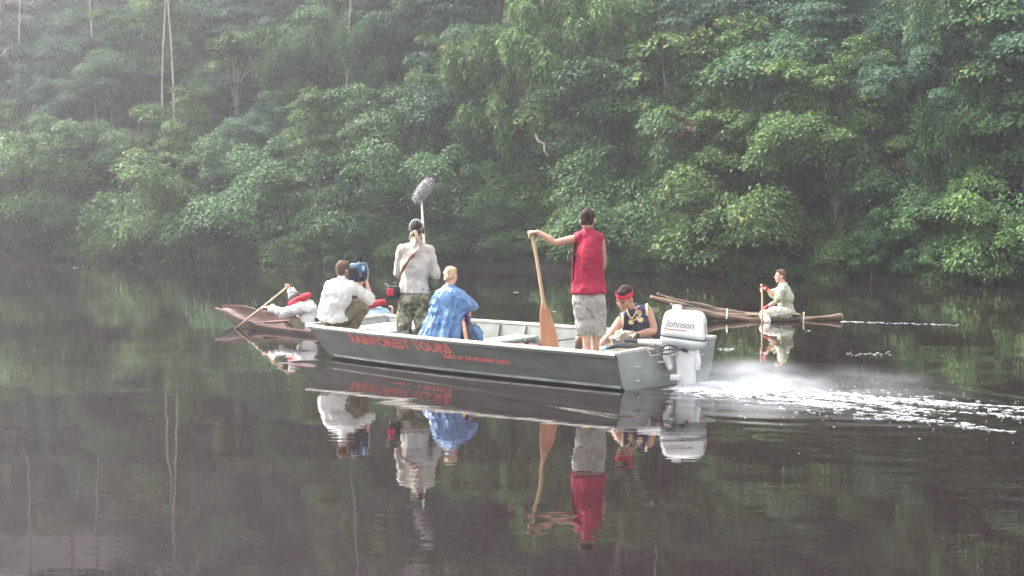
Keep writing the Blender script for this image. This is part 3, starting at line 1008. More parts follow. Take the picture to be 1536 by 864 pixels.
# ------------------------------------------------------------------ steering paddle held by the standing man
def paddle(name, label, top, tip, blade_len, blade_w, r, shaft_m, blade_m, side, grip=True, group=None):
    top, tip = Vector(top), Vector(tip)
    d = (tip - top).normalized()
    th = thing(name, label, 'paddle', tip, group)
    neck = tip - d * blade_len
    part('shaft', tube([top, top.lerp(neck, .5) + Vector((.006, 0, 0)), neck + d * 0.06], [r * .95, r, r * 1.05], seg=12, n=4), shaft_m, th, True)
    if grip:
        s = Vector(side).normalized()
        part('grip', tube([top - s * 0.045, top - d * .008, top + s * 0.045], [r * .9, r * 1.1, r * .9], seg=10, n=3), shaft_m, th, True)
    L = blade_len
    part('blade', tube([neck, neck + d * L * .10, neck + d * L * .3, neck + d * L * .62, neck + d * L * .9, tip], [(r * 1.1, r), (blade_w * .26, .014), (blade_w * .40, .012), (blade_w * .5, .010), (blade_w * .49, .008), (blade_w * .44, .006)], side=side, seg=16, n=3, power=2.6), blade_m, th, True)
    return th


PADDLE_TOP, PADDLE_TIP = at(798, 349, 19.86), at(829, 541, 19.86)
paddle('paddle', 'long wooden paddle stood upright in the boat under the red-vested man\'s hand', PADDLE_TOP, PADDLE_TIP, .72, .215, .021, WOOD_PALE, WOOD_RED, (1, .25, 0))


# ------------------------------------------------------------------ dugout canoe and log raft
DUG = material('dugout_wood', (0.014, 0.009, 0.008), (0.06, 0.032, 0.025), 0.6, 5, 8, (.35, .35, 1.5), 1.0, 9)
DUG_IN = material('dugout_inside_wood', (0.045, 0.019, 0.015), (0.11, 0.046, 0.035), 0.65, 5, 8, (.4, .4, 1), 1.0, 9)
LOG = material('wet_log_bark', (0.035, 0.022, 0.014), (0.19, 0.118, 0.072), 0.65, 5, 9, (.4, 1.2, 1.2), 1.0, 12)
LOG_END = material('cut_log_end', (0.42, 0.25, 0.16), (0.55, 0.36, 0.25), 0.7, 14, 5)

C_BOW, C_MID = Vector((-5.30, 29.2, 0)), Vector((-4.325, 28.12, 0))
C_AX = (C_MID - C_BOW).normalized()          # from the bow towards the stern
C_SD = Vector((C_AX.y, -C_AX.x, 0))
if C_SD.y > 0:
    C_SD = -C_SD                              # towards the near side
CP = lambda u, q, z: C_BOW + C_AX * u + C_SD * (q + .22 * z) + Vector((0, 0, z - .24 * q))      # heeled towards the near side


def build_canoe():
    th = thing('dugout_canoe', 'reddish brown dugout canoe with a rough raised bow beyond the motorboat', 'canoe', CP(3, 0, 0))
    L = 6.3
    us = [L * i / 36 for i in range(37)]

    def dims(u):
        t = u / L
        w = .31 * min(1, (t / .30 + .10)) ** .55 if t < .5 else .31 * min(1, ((1 - t) / .25 + .1)) ** .55
        rise = .31 * max(0, 1 - t / .36) ** 1.3 + .12 * max(0, (t - .75) / .25) ** 2
        zt = .14 + .44 * rise + .05 * math.exp(-((t - .07) / .07) ** 2)
        zb = -.16 + .78 * max(0, 1 - t / .22) ** 1.5 * .55 + .15 * max(0, (t - .85) / .15)
        return w, zt, zb
    rg = random.Random(2)

    def shell(shrink, zlift, seg=10):
        V, F = [], []
        for u in us:
            w, zt, zb = dims(u)
            w = max(w - shrink, .02)
            zb2 = min(zb + zlift, zt - .03)
            for j in range(seg + 1):
                a = math.pi * j / seg
                q = w * math.cos(a)
                z = zt - (zt - zb2) * math.sin(a) ** .7
                nz = .030 * noise.noise(Vector((u * 4, q * 9, z * 6 + shrink * 9)))
                V.append(CP(u, -q, z + nz))
        m = seg + 1
        for i in range(len(us) - 1):
            for j in range(seg):
                a = i * m + j
                F.append((a, a + 1, a + 1 + m, a + m) if shrink == 0 else (a, a + m, a + 1 + m, a + 1))
        return V, F, m
    V, F, m = shell(0, 0)
    F.append(tuple(range(m)))
    F.append(tuple(reversed([36 * m + j for j in range(m)])))
    hull = part('hull', (V, F), DUG, th, True)
    Vi, Fi, m = shell(.035, .05)
    part('inside', (Vi, Fi), DUG_IN, th, True)
    for sgn in (-1, 1):
        def rim(u):
            w, zt, zb = dims(u)
            return CP(u, sgn * (w - .018), zt + .006 + .008 * noise.noise(Vector((u * 5, sgn, 0)))), C_SD
        part('rim', ridge_strip(us, rim, .021, .014), DUG_IN, th)
    part('seat_board', box(CP(1.75, 0, .13), (.30, .11, .012), (C_SD, C_AX, Vector((0, 0, 1)))), DUG_IN, th)


build_canoe()
paddle('paddle', 'thin wooden paddle slanting into the water beside the dugout canoe', at(434, 428, 27.7), at(351, 495, 28.0), .46, .13, .017, WOOD_PALE, WOOD_RED, (.7, .5, .5), grip=False)


def log_mesh(P, R, seg=14, knots=0.035, seed=0):
    V, F = tube(P, R, seg=seg, n=7, round_ends=False)
    out = []
    for p in V:
        k = noise.noise(Vector((p.x * 2.1 + seed, p.y * 2.1, p.z * 4)))
        out.append(p + Vector((0, k * knots, k * knots * 1.6)))
    return out, F


def build_raft():
    D = 29.8
    th = thing('log_raft', 'raft of long brown logs with a raised front carrying the seated paddler', 'raft', gz(1165, 480))
    z = lambda px, py, dd=0: at(px, py, D + dd)
    part('log', log_mesh([z(1262, 475.5, .1), z(1225, 478.5, .1), z(1175, 480, .1), z(1100, 475, .15), z(1060, 468, .2), z(1015, 456, .25), z(975, 446, .3)], [.066, .058, .056, .064, .06, .060, .05], seed=1), LOG, th, True)
    part('log', log_mesh([z(1262, 478, .42), z(1190, 478, .45), z(1110, 471, .5), z(1045, 459, .55), z(985, 443, .6)], [.052, .056, .054, .048, .04], seed=5), LOG, th, True)
    part('log', log_mesh([z(1200, 480, -.18), z(1140, 480, -.16), z(1085, 476, -.12), z(1035, 466, -.08), z(1005, 459, -.05)], [.04, .05, .048, .042, .035], seed=9), LOG, th, True)
    part('cut_end', tube([z(1262, 475.5, .1) , z(1262, 475.5, .1) + Vector((.012, 0, .0))], [.064, .062], seg=14, round_ends=False), LOG_END, th)
    for px, py in ((1090, 472), (1205, 477)):
        part('lashing', tube([z(px, py + 6, -.3), z(px + 1, py - 7, -.1), z(px, py - 8, .25), z(px, py - 6, .62)], [.012] * 4, seg=6, n=3), ROPE_M, th, True)
    for px in (1130, 1190):
        part('seat_plank', box(z(px, 471.5, .15), (.12, .30, .012)), LOG, th)


build_raft()
RP_TOP, RP_TIP = at(1142.5, 428, 29.45), at(1144, 505, 29.35)
paddle('paddle', 'straight wooden paddle held upright over the log raft by red-cuffed hands', RP_TOP, RP_TIP, .42, .13, .016, WOOD_PALE, WOOD_RED, (.5, 1, 0))

# ------------------------------------------------------------------ people
SKIN_FAIR = material('skin_fair', (0.52, 0.29, 0.21), (0.60, 0.36, 0.27), 0.55, 12, 4, subsurface=0.08)
SKIN_TAN = material('skin_tan', (0.36, 0.19, 0.125), (0.44, 0.245, 0.165), 0.5, 12, 4, subsurface=0.08)
SKIN_BROWN = material('skin_brown', (0.25, 0.12, 0.075), (0.32, 0.16, 0.10), 0.5, 12, 4, subsurface=0.06)
HAIR_DARK = material('hair_dark_brown', (0.016, 0.010, 0.009), (0.05, 0.032, 0.026), 0.8, 40, 4, (1, 1, .25), .6, 90, spec=.15)
HAIR_BROWN = material('hair_mid_brown', (0.07, 0.042, 0.028), (0.15, 0.09, 0.06), 0.8, 40, 4, (1, 1, .25), .6, 90, spec=.15)
HAIR_BLONDE = material('hair_blonde', (0.36, 0.22, 0.11), (0.60, 0.43, 0.25), 0.5, 40, 4, (1, 1, .3), .7, 70)
EYE_DARK = material('eye_dark', (0.015, 0.01, 0.01), None, 0.3)
LIP = material('lip_brown', (0.24, 0.085, 0.07), None, 0.5)


def cloth(name, c1, c2, rough=0.85, scale=7, bump=0.35, bs=30):
    return material(name, c1, c2, rough, scale, 5, bump=bump, bump_scale=bs, spec=0.2)


WHITE_SHIRT = cloth('white_cotton', (0.56, 0.54, 0.505), (0.68, 0.66, 0.62))
WHITE_SHIRT2 = cloth('off_white_cotton', (0.38, 0.355, 0.31), (0.49, 0.465, 0.41))
KHAKI_BROWN = cloth('brown_khaki_cotton', (0.13, 0.105, 0.065), (0.20, 0.165, 0.105))
BEIGE = cloth('beige_cotton', (0.25, 0.22, 0.175), (0.34, 0.305, 0.25))
GREY_BEIGE = cloth('grey_beige_cotton', (0.26, 0.245, 0.22), (0.36, 0.34, 0.31))
RED_VEST = cloth('crimson_jersey', (0.27, 0.012, 0.038), (0.35, 0.020, 0.05), 0.7)
RED_CLOTH = cloth('red_cloth', (0.42, 0.02, 0.04), (0.52, 0.04, 0.06), 0.75)
NAVY = cloth('navy_jersey', (0.030, 0.028, 0.050), (0.060, 0.058, 0.085), 0.7)
TRIM_YEL = cloth('pale_yellow_trim', (0.62, 0.48, 0.24), (0.74, 0.62, 0.40))
BLACK_CLOTH = cloth('black_cloth', (0.018, 0.016, 0.02), (0.04, 0.036, 0.042))
PONCHO = material('blue_plastic_poncho', (0.05, 0.125, 0.29), (0.14, 0.27, 0.46), 0.35, 5, 5, bump=0.8, bump_scale=16)
PURPLE = cloth('purple_fabric', (0.13, 0.045, 0.25), (0.20, 0.08, 0.36))
OLIVE_PALE = cloth('pale_olive_cotton', (0.36, 0.37, 0.25), (0.44, 0.45, 0.32))
PALE_BLUE = cloth('pale_blue_cotton', (0.30, 0.43, 0.54), (0.40, 0.53, 0.62))
GREY_CAP = cloth('grey_cap_cloth', (0.07, 0.076, 0.08), (0.13, 0.135, 0.14))
OLIVE = cloth('olive_canvas', (0.07, 0.085, 0.05), (0.12, 0.13, 0.08))
LEATHER = material('brown_leather', (0.17, 0.065, 0.035), (0.26, 0.11, 0.06), 0.5, 10, 4)
KHAKI = cloth('khaki_bandana', (0.33, 0.27, 0.17), (0.46, 0.39, 0.26))
PEACH = cloth('peach_strap', (0.66, 0.30, 0.18), (0.74, 0.40, 0.27))
BLUE_COVER = material('blue_nylon_cover', (0.02, 0.055, 0.10), (0.065, 0.15, 0.24), 0.5, 16, 4)


def camo_material():
    m = material('camouflage_cotton', (0.055, 0.050, 0.030), (0.30, 0.27, 0.17), 0.9, 11, 3, bump=0.35, bump_scale=28, lo=0.40, hi=0.60, c3=(0.12, 0.125, 0.070))
    return m


CAMO = camo_material()
Z = Vector((0, 0, 1))


def lateral_forward(ls, rs, down):
    """right and forward of a trunk from its left and right shoulder and its downward axis"""
    r = (rs - ls).normalized()
    f = Vector(-down).cross(r).normalized()      # up x right = forward
    return r, f


def head_parts(c, f, up, k=1.0):
    f = Vector(f).normalized()
    up = (Vector(up) - f * Vector(up).dot(f)).normalized()
    r = f.cross(up)
    ax = (r, f, up)
    p = lambda a, b, d: c + r * (a * k) + f * (b * k) + up * (d * k)
    E = lambda a, b, d, ra, rb, rd: ellipsoid(p(a, b, d), (ra * k, rb * k, rd * k), ax, 12, 8)
    L = [E(0, -.012, .022, .076, .096, .098), E(0, .030, -.045, .060, .064, .072), E(0, .066, -.098, .026, .024, .024),
         tube([p(0, .088, .012), p(0, .108, -.022), p(0, .104, -.034)], [.009 * k, .015 * k, .013 * k], seg=8),
         E(0, .078, .022, .052, .014, .012), E(0, .086, -.062, .026, .012, .010), E(-.04, .066, -.025, .020, .018, .018), E(.04, .066, -.025, .020, .018, .018),
         E(-.078, -.008, -.012, .011, .022, .033), E(.078, -.008, -.012, .011, .022, .033), E(0, -.045, -.055, .055, .05, .06)]
    return join(*L), ax, p


def hand_parts(w, fwd, palm, thumb_side, curl=0.35, k=1.0):
    """hand from the wrist w along fwd; palm is the way the palm faces; the thumb leaves towards thumb_side"""
    fwd = Vector(fwd).normalized()
    palm = (Vector(palm) - fwd * Vector(palm).dot(fwd)).normalized()
    sd = fwd.cross(palm)
    if sd.dot(Vector(thumb_side)) < 0:
        sd = -sd
    P = [tube([w, w + fwd * .045 * k, w + fwd * .088 * k], [(.026 * k, .020 * k), (.040 * k, .017 * k), (.038 * k, .014 * k)], side=sd, seg=10)]
    for off, ln in ((.030, .070), (.010, .080), (-.011, .075), (-.031, .058)):
        b = w + fwd * (.086 * k) + sd * (off * k)
        pts, d = [b], fwd.copy()
        for j, fr in enumerate((.45, .32, .23)):
            a = curl * (0.75, 1.15, 0.9)[j]
            d = (d * math.cos(a) + palm * math.sin(a)).normalized() if j == 0 else (d * math.cos(a) + (palm - d * palm.dot(d) if abs(palm.dot(d)) < .98 else -fwd).normalized() * math.sin(a)).normalized()
            if j > 0 and d.dot(fwd) < -0.3:
                d = (d - fwd * .2).normalized()
            pts.append(pts[-1] + d * (ln * fr * k * 1.08))
        P.append(tube(pts, [.0095 * k, .009 * k, .0085 * k, .0075 * k], seg=8))
    tb = w + fwd * (.022 * k) + sd * (.026 * k)
    t1 = tb + (sd * .75 + fwd * .55 + palm * .25).normalized() * (.045 * k)
    t2 = t1 + (fwd * .8 + sd * (.25 - .5 * curl) + palm * (.3 + .5 * curl)).normalized() * (.042 * k)
    P.append(tube([tb, t1, t2], [.014 * k, .0115 * k, .009 * k], seg=8))
    return join(*P)


def torso_tube(J, g=0.0, w=1.0, top=True, hem=None, inset=0.0):
    """trunk from the pelvis to the neck; g metres of ease"""
    pel, ls, rs, neck = J['pelvis'], J['ls'], J['rs'], J['neck']
    mid = (ls + rs) / 2
    r = (rs - ls).normalized()
    k = (rs - ls).length / 0.37
    waist = J.get('waist', pel.lerp(mid, .38))
    chest = J.get('chest', pel.lerp(mid, .74))
    pts, rad = [], []
    if hem is not None:
        pts.append(Vector(hem)); rad.append((.170 * w + g * 1.6, .125 * w + g * 1.6))
    pts += ([pel] if hem is None or (Vector(hem) - mid).length > (pel - mid).length + .03 else []) + [waist, chest, mid.lerp(neck, .12)]
    rad += ([(.165 * w + g, .115 * w + g)] if len(pts) - (hem is not None) == 4 else []) + [(.145 * w + g, .105 * w + g), (.172 * k * w + g, .122 * w + g), (.135 * k * w + g, .085 * w + g)]
    P = [tube(pts, rad, side=r, seg=18, n=4, round_ends=hem is None)]
    l2, r2 = ls.lerp(mid, inset), rs.lerp(mid, inset)
    P.append(tube([l2 + Z * .012, mid + Z * .03, r2 + Z * .012], [.052 + g, .060 + g, .052 + g], seg=12, n=4))
    if top:
        P.append(tube([mid + Z * .01, neck], [.075 + g, .058 + g * .7], seg=12))
    return join(*P)


def limb(pts, radii, n=5, seg=12):
    return tube(pts, radii, seg=seg, n=n)


def along(a, b, c, t):
    """point t (0..1) along the two-bone chain a-b-c"""
    l1, l2 = (b - a).length, (c - b).length
    s = t * (l1 + l2)
    return a.lerp(b, s / l1) if s < l1 else b.lerp(c, (s - l1) / l2)


def chain(a, b, c, t0, t1, r0, r1, g):
    ts = [t0 + (t1 - t0) * i / 4 for i in range(5)]
    kb = (b - a).length / ((b - a).length + (c - b).length)
    if t0 < kb < t1:
        ts.append(kb)
        ts.sort()
    return tube([along(a, b, c, t) for t in ts], [r0 + (r1 - r0) * t + g for t in ts], seg=12, n=3)


def folds(amp, freq, seed, vertical=2.2):
    def f(p):
        q = Vector((p.x * freq + seed, p.y * freq, p.z * freq / vertical))
        q2 = Vector((p.x * freq * .55 - seed, p.y * freq * .55, p.z * freq * .8 + 4))
        q3 = Vector((p.x * 24 + p.z * 9, p.y * 24, p.z * 13 - p.x * 8 + seed))
        return amp * (0.75 * (1 - 2 * abs(noise.noise(q))) - 0.25 + 0.6 * noise.noise(q2) + .30 * (1 - 2.4 * abs(noise.noise(q3))))
    return f


def person(label, J, skin, shirt=None, trousers=None, sleeve=0.0, leg=1.0, hair=None, hair_kind='short', ease=0.016, w=1.0, group=None, hem_drop=0.10, hand_l=None, hand_r=None, vest=False, cut_neck=False, leg_ease=0.022, shoes=None):
    """J holds the joints in world metres; ls is the figure's own left shoulder"""
    base = J['pelvis'].copy()
    base.z = min(J['la'].z, J['ra'].z) - 0.08
    th = thing('person', label, 'person', base, group)
    hp, hax, hpt = head_parts(J['head'], J['face'], J.get('up', Z), J.get('hk', 1.0))
    tk = J.get('thick', 1.0)
    P = [hp, torso_tube(J, 0, w), tube([J['neck'] - Z * .03, J['head'] - hax[2] * .06 - hax[1] * .02], [.056, .052], seg=12)]
    r = (J['rs'] - J['ls']).normalized()
    for s, sg in (('l', -1), ('r', 1)):
        sh, el, wr = J[s + 's'], J[s + 'e'], J[s + 'w']
        P.append(limb([sh, sh.lerp(el, .45), el, el.lerp(wr, .35), wr], [.052 * tk, .050 * tk, .040 * tk, .043 * tk, .028 * tk]))
        hd = J.get(s + 'hand')
        if hd:
            P.append(hand_parts(wr, hd[0], hd[1], hd[2], hd[3]))
        else:
            P.append(hand_parts(wr, wr - el, -r * sg + Vector((0, .2, 0)), Vector((0, 1, .2)), .35))
        hip = J['pelvis'] + r * (sg * .085) - Z * .02
        J[s + 'h'] = J.get(s + 'h', hip)
        hip, kn, an = J[s + 'h'], J[s + 'k'], J[s + 'a']
        P.append(limb([hip, hip.lerp(kn, .5), kn, kn.lerp(an, .35), an], [.088, .074, .054, .055, .036]))
        toe = J.get(s + 't', an + Vector((0, .16, -.05)))
        P.append(tube([an + Vector((0, 0, -.03)) - (toe - an).normalized() * .03, an.lerp(toe, .5) + Vector((0, 0, -.035)), toe + Vector((0, 0, -.02))], [.036, (.042, .03), (.038, .018)], side=(toe - an).cross(Z), seg=10, n=3))
    part_mesh('body', fuse(join(*P), .0078, 3, None, th.location), skin, th)
    seed = (base.x * 7.3) % 9
    if shirt is not None:
        mid = (J['ls'] + J['rs']) / 2
        dn = (J['pelvis'] - mid).normalized()
        S = [torso_tube(J, ease, w, True, J['pelvis'] + dn * hem_drop, 0.0 if sleeve > 0 else 0.24)]
        for s in 'lr':
            if sleeve > 0:
                S.append(chain(J[s + 's'], J[s + 'e'], J[s + 'w'], 0, sleeve, .055, .028, ease))
                if sleeve < .6:
                    e = along(J[s + 's'], J[s + 'e'], J[s + 'w'], sleeve)
                    S.append(tube([along(J[s + 's'], J[s + 'e'], J[s + 'w'], sleeve * .5), e], [.06 + ease * .6, .062 + ease * .8], seg=12))
        part_mesh('shirt' if not vest else 'vest', fuse(join(*S), .0125, 3, folds(.022, 11, seed), th.location), shirt, th)
    if trousers is not None:
        T = [tube([J['pelvis'] + (J['neck'] - J['pelvis']).normalized() * .10, J['pelvis'], (J['lh'] + J['rh']) / 2 - Z * .04], [(.138 * w + .006, .100 * w + .006), (.166 * w + .008, .118 * w + .008), (.16 * w + .012, .118 * w + .012)], side=r, seg=16, n=3)]
        for s in 'lr':
            T.append(chain(J[s + 'h'], J[s + 'k'], J[s + 'a'], 0, leg, .090, .042, leg_ease))
            if leg < .8:
                T.append(tube([along(J[s + 'h'], J[s + 'k'], J[s + 'a'], leg * .55), along(J[s + 'h'], J[s + 'k'], J[s + 'a'], leg)], [.078 + leg_ease, .080 + leg_ease], seg=12))
        part_mesh('trousers' if leg > .8 else 'shorts', fuse(join(*T), .0125, 3, folds(.022, 13, seed + 3, 1.2), th.location), trousers, th)
    if hair is not None:
        k = J.get('hk', 1.0)
        r_, f_, u_ = hax
        E = lambda a, b, d, ra, rb, rd: ellipsoid(hpt(a, b, d), (ra * k, rb * k, rd * k), hax, 14, 9)
        Hh = [E(0, -.024, .036, .082, .094, .094), E(0, -.055, -.02, .070, .058, .062), E(0, .035, .085, .055, .045, .032)]
        if hair_kind == 'bun':
            Hh += [E(0, -.10, .0, .045, .03, .05), E(.03, -.105, -.03, .03, .026, .03), E(-.03, -.10, .03, .032, .028, .03), E(0, -.085, -.06, .05, .04, .035)]
        def hb(p):
            return .006 * noise.noise(Vector((p.x * 60, p.y * 60, p.z * 24))) + .004 * noise.noise(p * 25)
        part_mesh('hair', fuse(join(*Hh), .0075, 1, hb, th.location), hair, th)
    return th, hax, hpt


def ring_band(c, ax, ra, rb, half_h, thick, tilt=0.0, seg=28, z0=0.0):
    """flat cloth band round a head: axes ax = right, forward, up"""
    V, F = [], []
    for j in range(seg):
        a = 2 * math.pi * j / seg
        ca, sa = math.cos(a), math.sin(a)
        for rr, hh in ((0, -1), (thick, -.8), (thick, .8), (0, 1)):
            V.append(c + ax[0] * ((ra + rr) * ca) + ax[1] * ((rb + rr) * sa) + ax[2] * (z0 + half_h * hh * (1 + .12 * math.sin(a * 5)) + tilt * sa))
    for j in range(seg):
        j2 = (j + 1) % seg
        for k in range(4):
            k2 = (k + 1) % 4
            F.append((j * 4 + k, j2 * 4 + k, j2 * 4 + k2, j * 4 + k2))
    return V, F


# ---- the man standing with the boom microphone
def build_soundman():
    D = 22.27
    A = lambda px, py, d=0.0: at(px, py, D + d)
    J = dict(head=A(625, 346, .04), face=Vector((.28, 1, .06)), neck=A(624, 364), ls=A(603, 376, -.02), rs=A(644, 377, -.02), le=A(598, 410, .12), lw=A(628, 401, .32), re=A(653, 414, .02), rw=A(647, 379, .27),
             hk=1.08, pelvis=A(621, 443), lk=A(606, 482, .04), la=A(607, 527, -.03), rk=A(633, 482, .03), ra=A(634, 528, .02), chest=A(624, 398, -.02))
    J['lt'] = J['la'] + Vector((-.05, .18, -.04)); J['rt'] = J['ra'] + Vector((.06, .18, -.04))
    J['lhand'] = (Vector((.5, .3, .25)), Vector((.5, .6, .3)), Z, 1.1)
    J['rhand'] = (Vector((-.35, .2, .9)), Vector((-.9, .1, -.1)), Vector((-.2, .1, 1)), 1.0)
    th, ax, hp = person('man standing with his back turned in white shirt and camouflage trousers, holding the microphone pole', J, SKIN_FAIR, WHITE_SHIRT2, CAMO, sleeve=.74, hair=HAIR_DARK, ease=.024, hem_drop=-.04, leg_ease=.034, w=1.08)
    part('bandana', ring_band(hp(0, -.012, .03), ax, .083, .101, .020, .005, .012), KHAKI, th, True)
    kn = hp(.02, -.122, .012)
    part('bandana_tail', tube([kn, kn + Vector((.02, -.02, -.06)), kn + Vector((.035, -.01, -.16))], [(.014, .008), (.028, .006), (.022, .005)], side=(1, 0, 0), seg=8, n=3), KHAKI, th, True)
    part('bandana_tail', tube([kn, kn + Vector((-.05, -.01, -.05)), kn + Vector((-.075, 0, -.13))], [(.012, .008), (.020, .006), (.014, .005)], side=(1, 0, 0), seg=8, n=3), KHAKI, th, True)
    pts = [hp(.090 * math.cos(a), -.005, .03 + .112 * math.sin(a)) for a in [math.pi * i / 10 for i in range(11)]]
    part('headphone_band', tube(pts, [(.008, .014)] * 11, side=ax[1], seg=8), material('grey_plastic', (.30, .30, .29), (.4, .4, .38), .4), th, True)
    for s in (-1, 1):
        part('headphone_cup', ellipsoid(hp(.092 * s, -.005, -.005), (.018, .035, .040), ax), DARK, th, True)
    # bag strap across the back, and the bag at his left hip
    bag = thing('shoulder_bag', 'black shoulder bag with a red flap and brown leather strap on the soundman\'s hip', 'bag', A(591, 440, -.02))
    back = [A(633, 362, -.03), A(628, 370, -.155), A(619, 383, -.20), A(608, 398, -.195), A(601, 412, -.17), A(596, 426, -.08)]
    part('strap', tube(back, [(.012, .006), (.020, .007), (.034, .007), (.034, .007), (.018, .006), (.012, .006)], side=(.65, .1, .75), seg=8, n=4), LEATHER, bag, True)
    part('bag_body', box(A(591, 438, -.02), (.075, .12, .085), None, .03), BLACK_CLOTH, bag, True)
    part('bag_flap', box(A(586, 438, -.10), (.05, .05, .055), None, .02), RED_CLOTH, bag, True)
    part('bag_clip', tube([A(583, 430, -.13), A(578, 425, -.13)], [.008, .006], seg=6), GREY_EN, bag, True)
    pouch = thing('belt_pouch', 'olive green pouch hanging at the soundman\'s elbow', 'pouch', A(651, 437, .0))
    part('pouch_body', ellipsoid(A(651, 426, .02), (.075, .08, .085)), OLIVE, pouch, True)
    part('pouch_strap', tube([A(648, 432, .0), A(640, 437, -.08), A(634, 434, -.14)], [.012] * 3, seg=6, n=3), OLIVE, pouch, True)
    # boom pole and its furry windshield
    bt, bb = A(632, 294, .34), A(638.5, 405, .32)
    boom = thing('boom_microphone', 'grey furry microphone on a pale pole held upright by the standing man', 'microphone', bb)
    part('pole', tube([bb, bb.lerp(bt, .5), bt], [.018, .017, .014], seg=10), material('pale_pole', (.60, .52, .50), (.70, .66, .62), .4), boom, True)
    part('pole_joint', tube([bb.lerp(bt, .52), bb.lerp(bt, .56)], [.023, .023], seg=10), RED_CLOTH, boom, True)
    part('mount', tube([bt, bt + Vector((.005, 0, .05))], [.026, .024], seg=10), WHITE_PL, boom, True)
    c0, c1 = A(628, 295, .34), A(642, 275, .34)
    fur_m = material('grey_fur', (.20, .19, .19), (.46, .45, .43), .95, 30, 5)
    ws = part_mesh('windshield', fuse(tube([c0, c0.lerp(c1, .5), c1], [.07, .085, .075], seg=16, n=3), .010, 2, lambda p: .012 * noise.noise(p * 34) + .008 * noise.noise(p * 80), boom.location), fur_m, boom)
    rg = random.Random(4)
    V, F = [], []
    d = (c1 - c0).normalized()
    for i in range(1300):
        t = rg.uniform(-.25, 1.25)
        a = Vector((rg.gauss(0, 1), rg.gauss(0, 1), rg.gauss(0, 1)))
        if 0 < t < 1:
            a = (a - d * a.dot(d))
        else:
            a = a.normalized() + d * (1.0 if t > 1 else -1.0)
        a.normalize()
        b = c0.lerp(c1, min(max(t, 0), 1)) + a * .068
        s = a.cross(Vector((rg.gauss(0, 1), rg.gauss(0, 1), rg.gauss(0, 1)))).normalized() * .006
        tip = b + a * rg.uniform(.02, .05) + Vector((0, 0, -.012))
        k = len(V)
        V += [b - s, b + s, tip]
        F.append((k, k + 1, k + 2))
    fur = part('fur', (V, F), fur_m, ws)
    fur['kind'] = 'stuff'


# ---- the man crouching with the video camera
def build_cameraman():
    D = 22.85
    A = lambda px, py, d=0.0: at(px, py, D + d)
    J = dict(head=A(516, 405, .05), face=Vector((.75, .66, .02)), neck=A(513, 421, .0), ls=A(496, 431, .06), rs=A(529, 431, -.04), le=A(512, 449, .34), lw=A(541, 428, .35), re=A(556, 450, .05), rw=A(551, 428, .10),
             hk=1.1, pelvis=A(500, 474, .0), chest=A(506, 443, -.05), waist=A(500, 460, -.05), rk=A(545, 458, .05), ra=A(528, 492, .05), lk=A(536, 458, .36), la=A(515, 490, .34))
    J['rt'] = J['ra'] + Vector((.16, .08, -.03)); J['lt'] = J['la'] + Vector((.16, .1, -.03))
    J['rhand'] = (Vector((-.25, .15, 1)), Vector((-.6, .3, .1)), Vector((-.3, .2, 1)), .8)
    J['lhand'] = (Vector((.2, 0, 1)), Vector((.2, -.1, .9)), Z, .8)
    th, ax, hp = person('crouching man in a white shirt and khaki trousers filming from the bow', J, SKIN_FAIR, WHITE_SHIRT, KHAKI_BROWN, sleeve=.55, hair=HAIR_BROWN, ease=.034, hem_drop=.02, w=1.12, leg_ease=.035)
    cam_t = thing('video_camera', 'shoulder video camera in a blue rain cover beside the crouching man\'s head', 'camera', A(537, 425, .12))
    f = Vector((.30, .95, .02)).normalized()
    s = f.cross(Z).normalized()
    u = s.cross(f)
    c = A(537, 408, .10)
    K = lambda a, b, d: c + f * a + s * b + u * d
    part('camera_body', box(K(0, 0, -.03), (.19, .075, .11), (f, s, u), .03), BLACK_CLOTH, cam_t, True)
    part('rain_cover', box(K(-.02, .012, .03), (.13, .085, .105), (f, s, u), .035), BLUE_COVER, cam_t, True)
    part('cover_flap', box(K(.0, .10, -.06), (.07, .012, .06), (f, s, u), .008), BLACK_CLOTH, cam_t, True)
    part('cover_patch', box(K(-.05, .10, .06), (.045, .008, .035), (f, s, u), .006), material('pale_blue_patch', (.35, .55, .68), None, .5), cam_t, True)
    part('lens_barrel', tube([K(.19, 0, -.03), K(.31, 0, -.03)], [.055, .062], seg=14), DARK, cam_t, True)
    part('carry_handle', tube([K(-.10, 0, .13), K(-.08, 0, .185), K(.08, 0, .185), K(.10, 0, .13)], [.016] * 4, seg=8, n=3), BLACK_CLOTH, cam_t, True)
    part('viewfinder', tube([K(.06, -.09, .03), K(-.06, -.13, .03)], [.03, .025], seg=10), DARK, cam_t, True)
    part('cover_strap', tube([K(.10, .085, .12), K(.13, .10, .02), K(.14, .09, -.12)], [.010] * 3, seg=6, n=3), GREY_EN, cam_t, True)


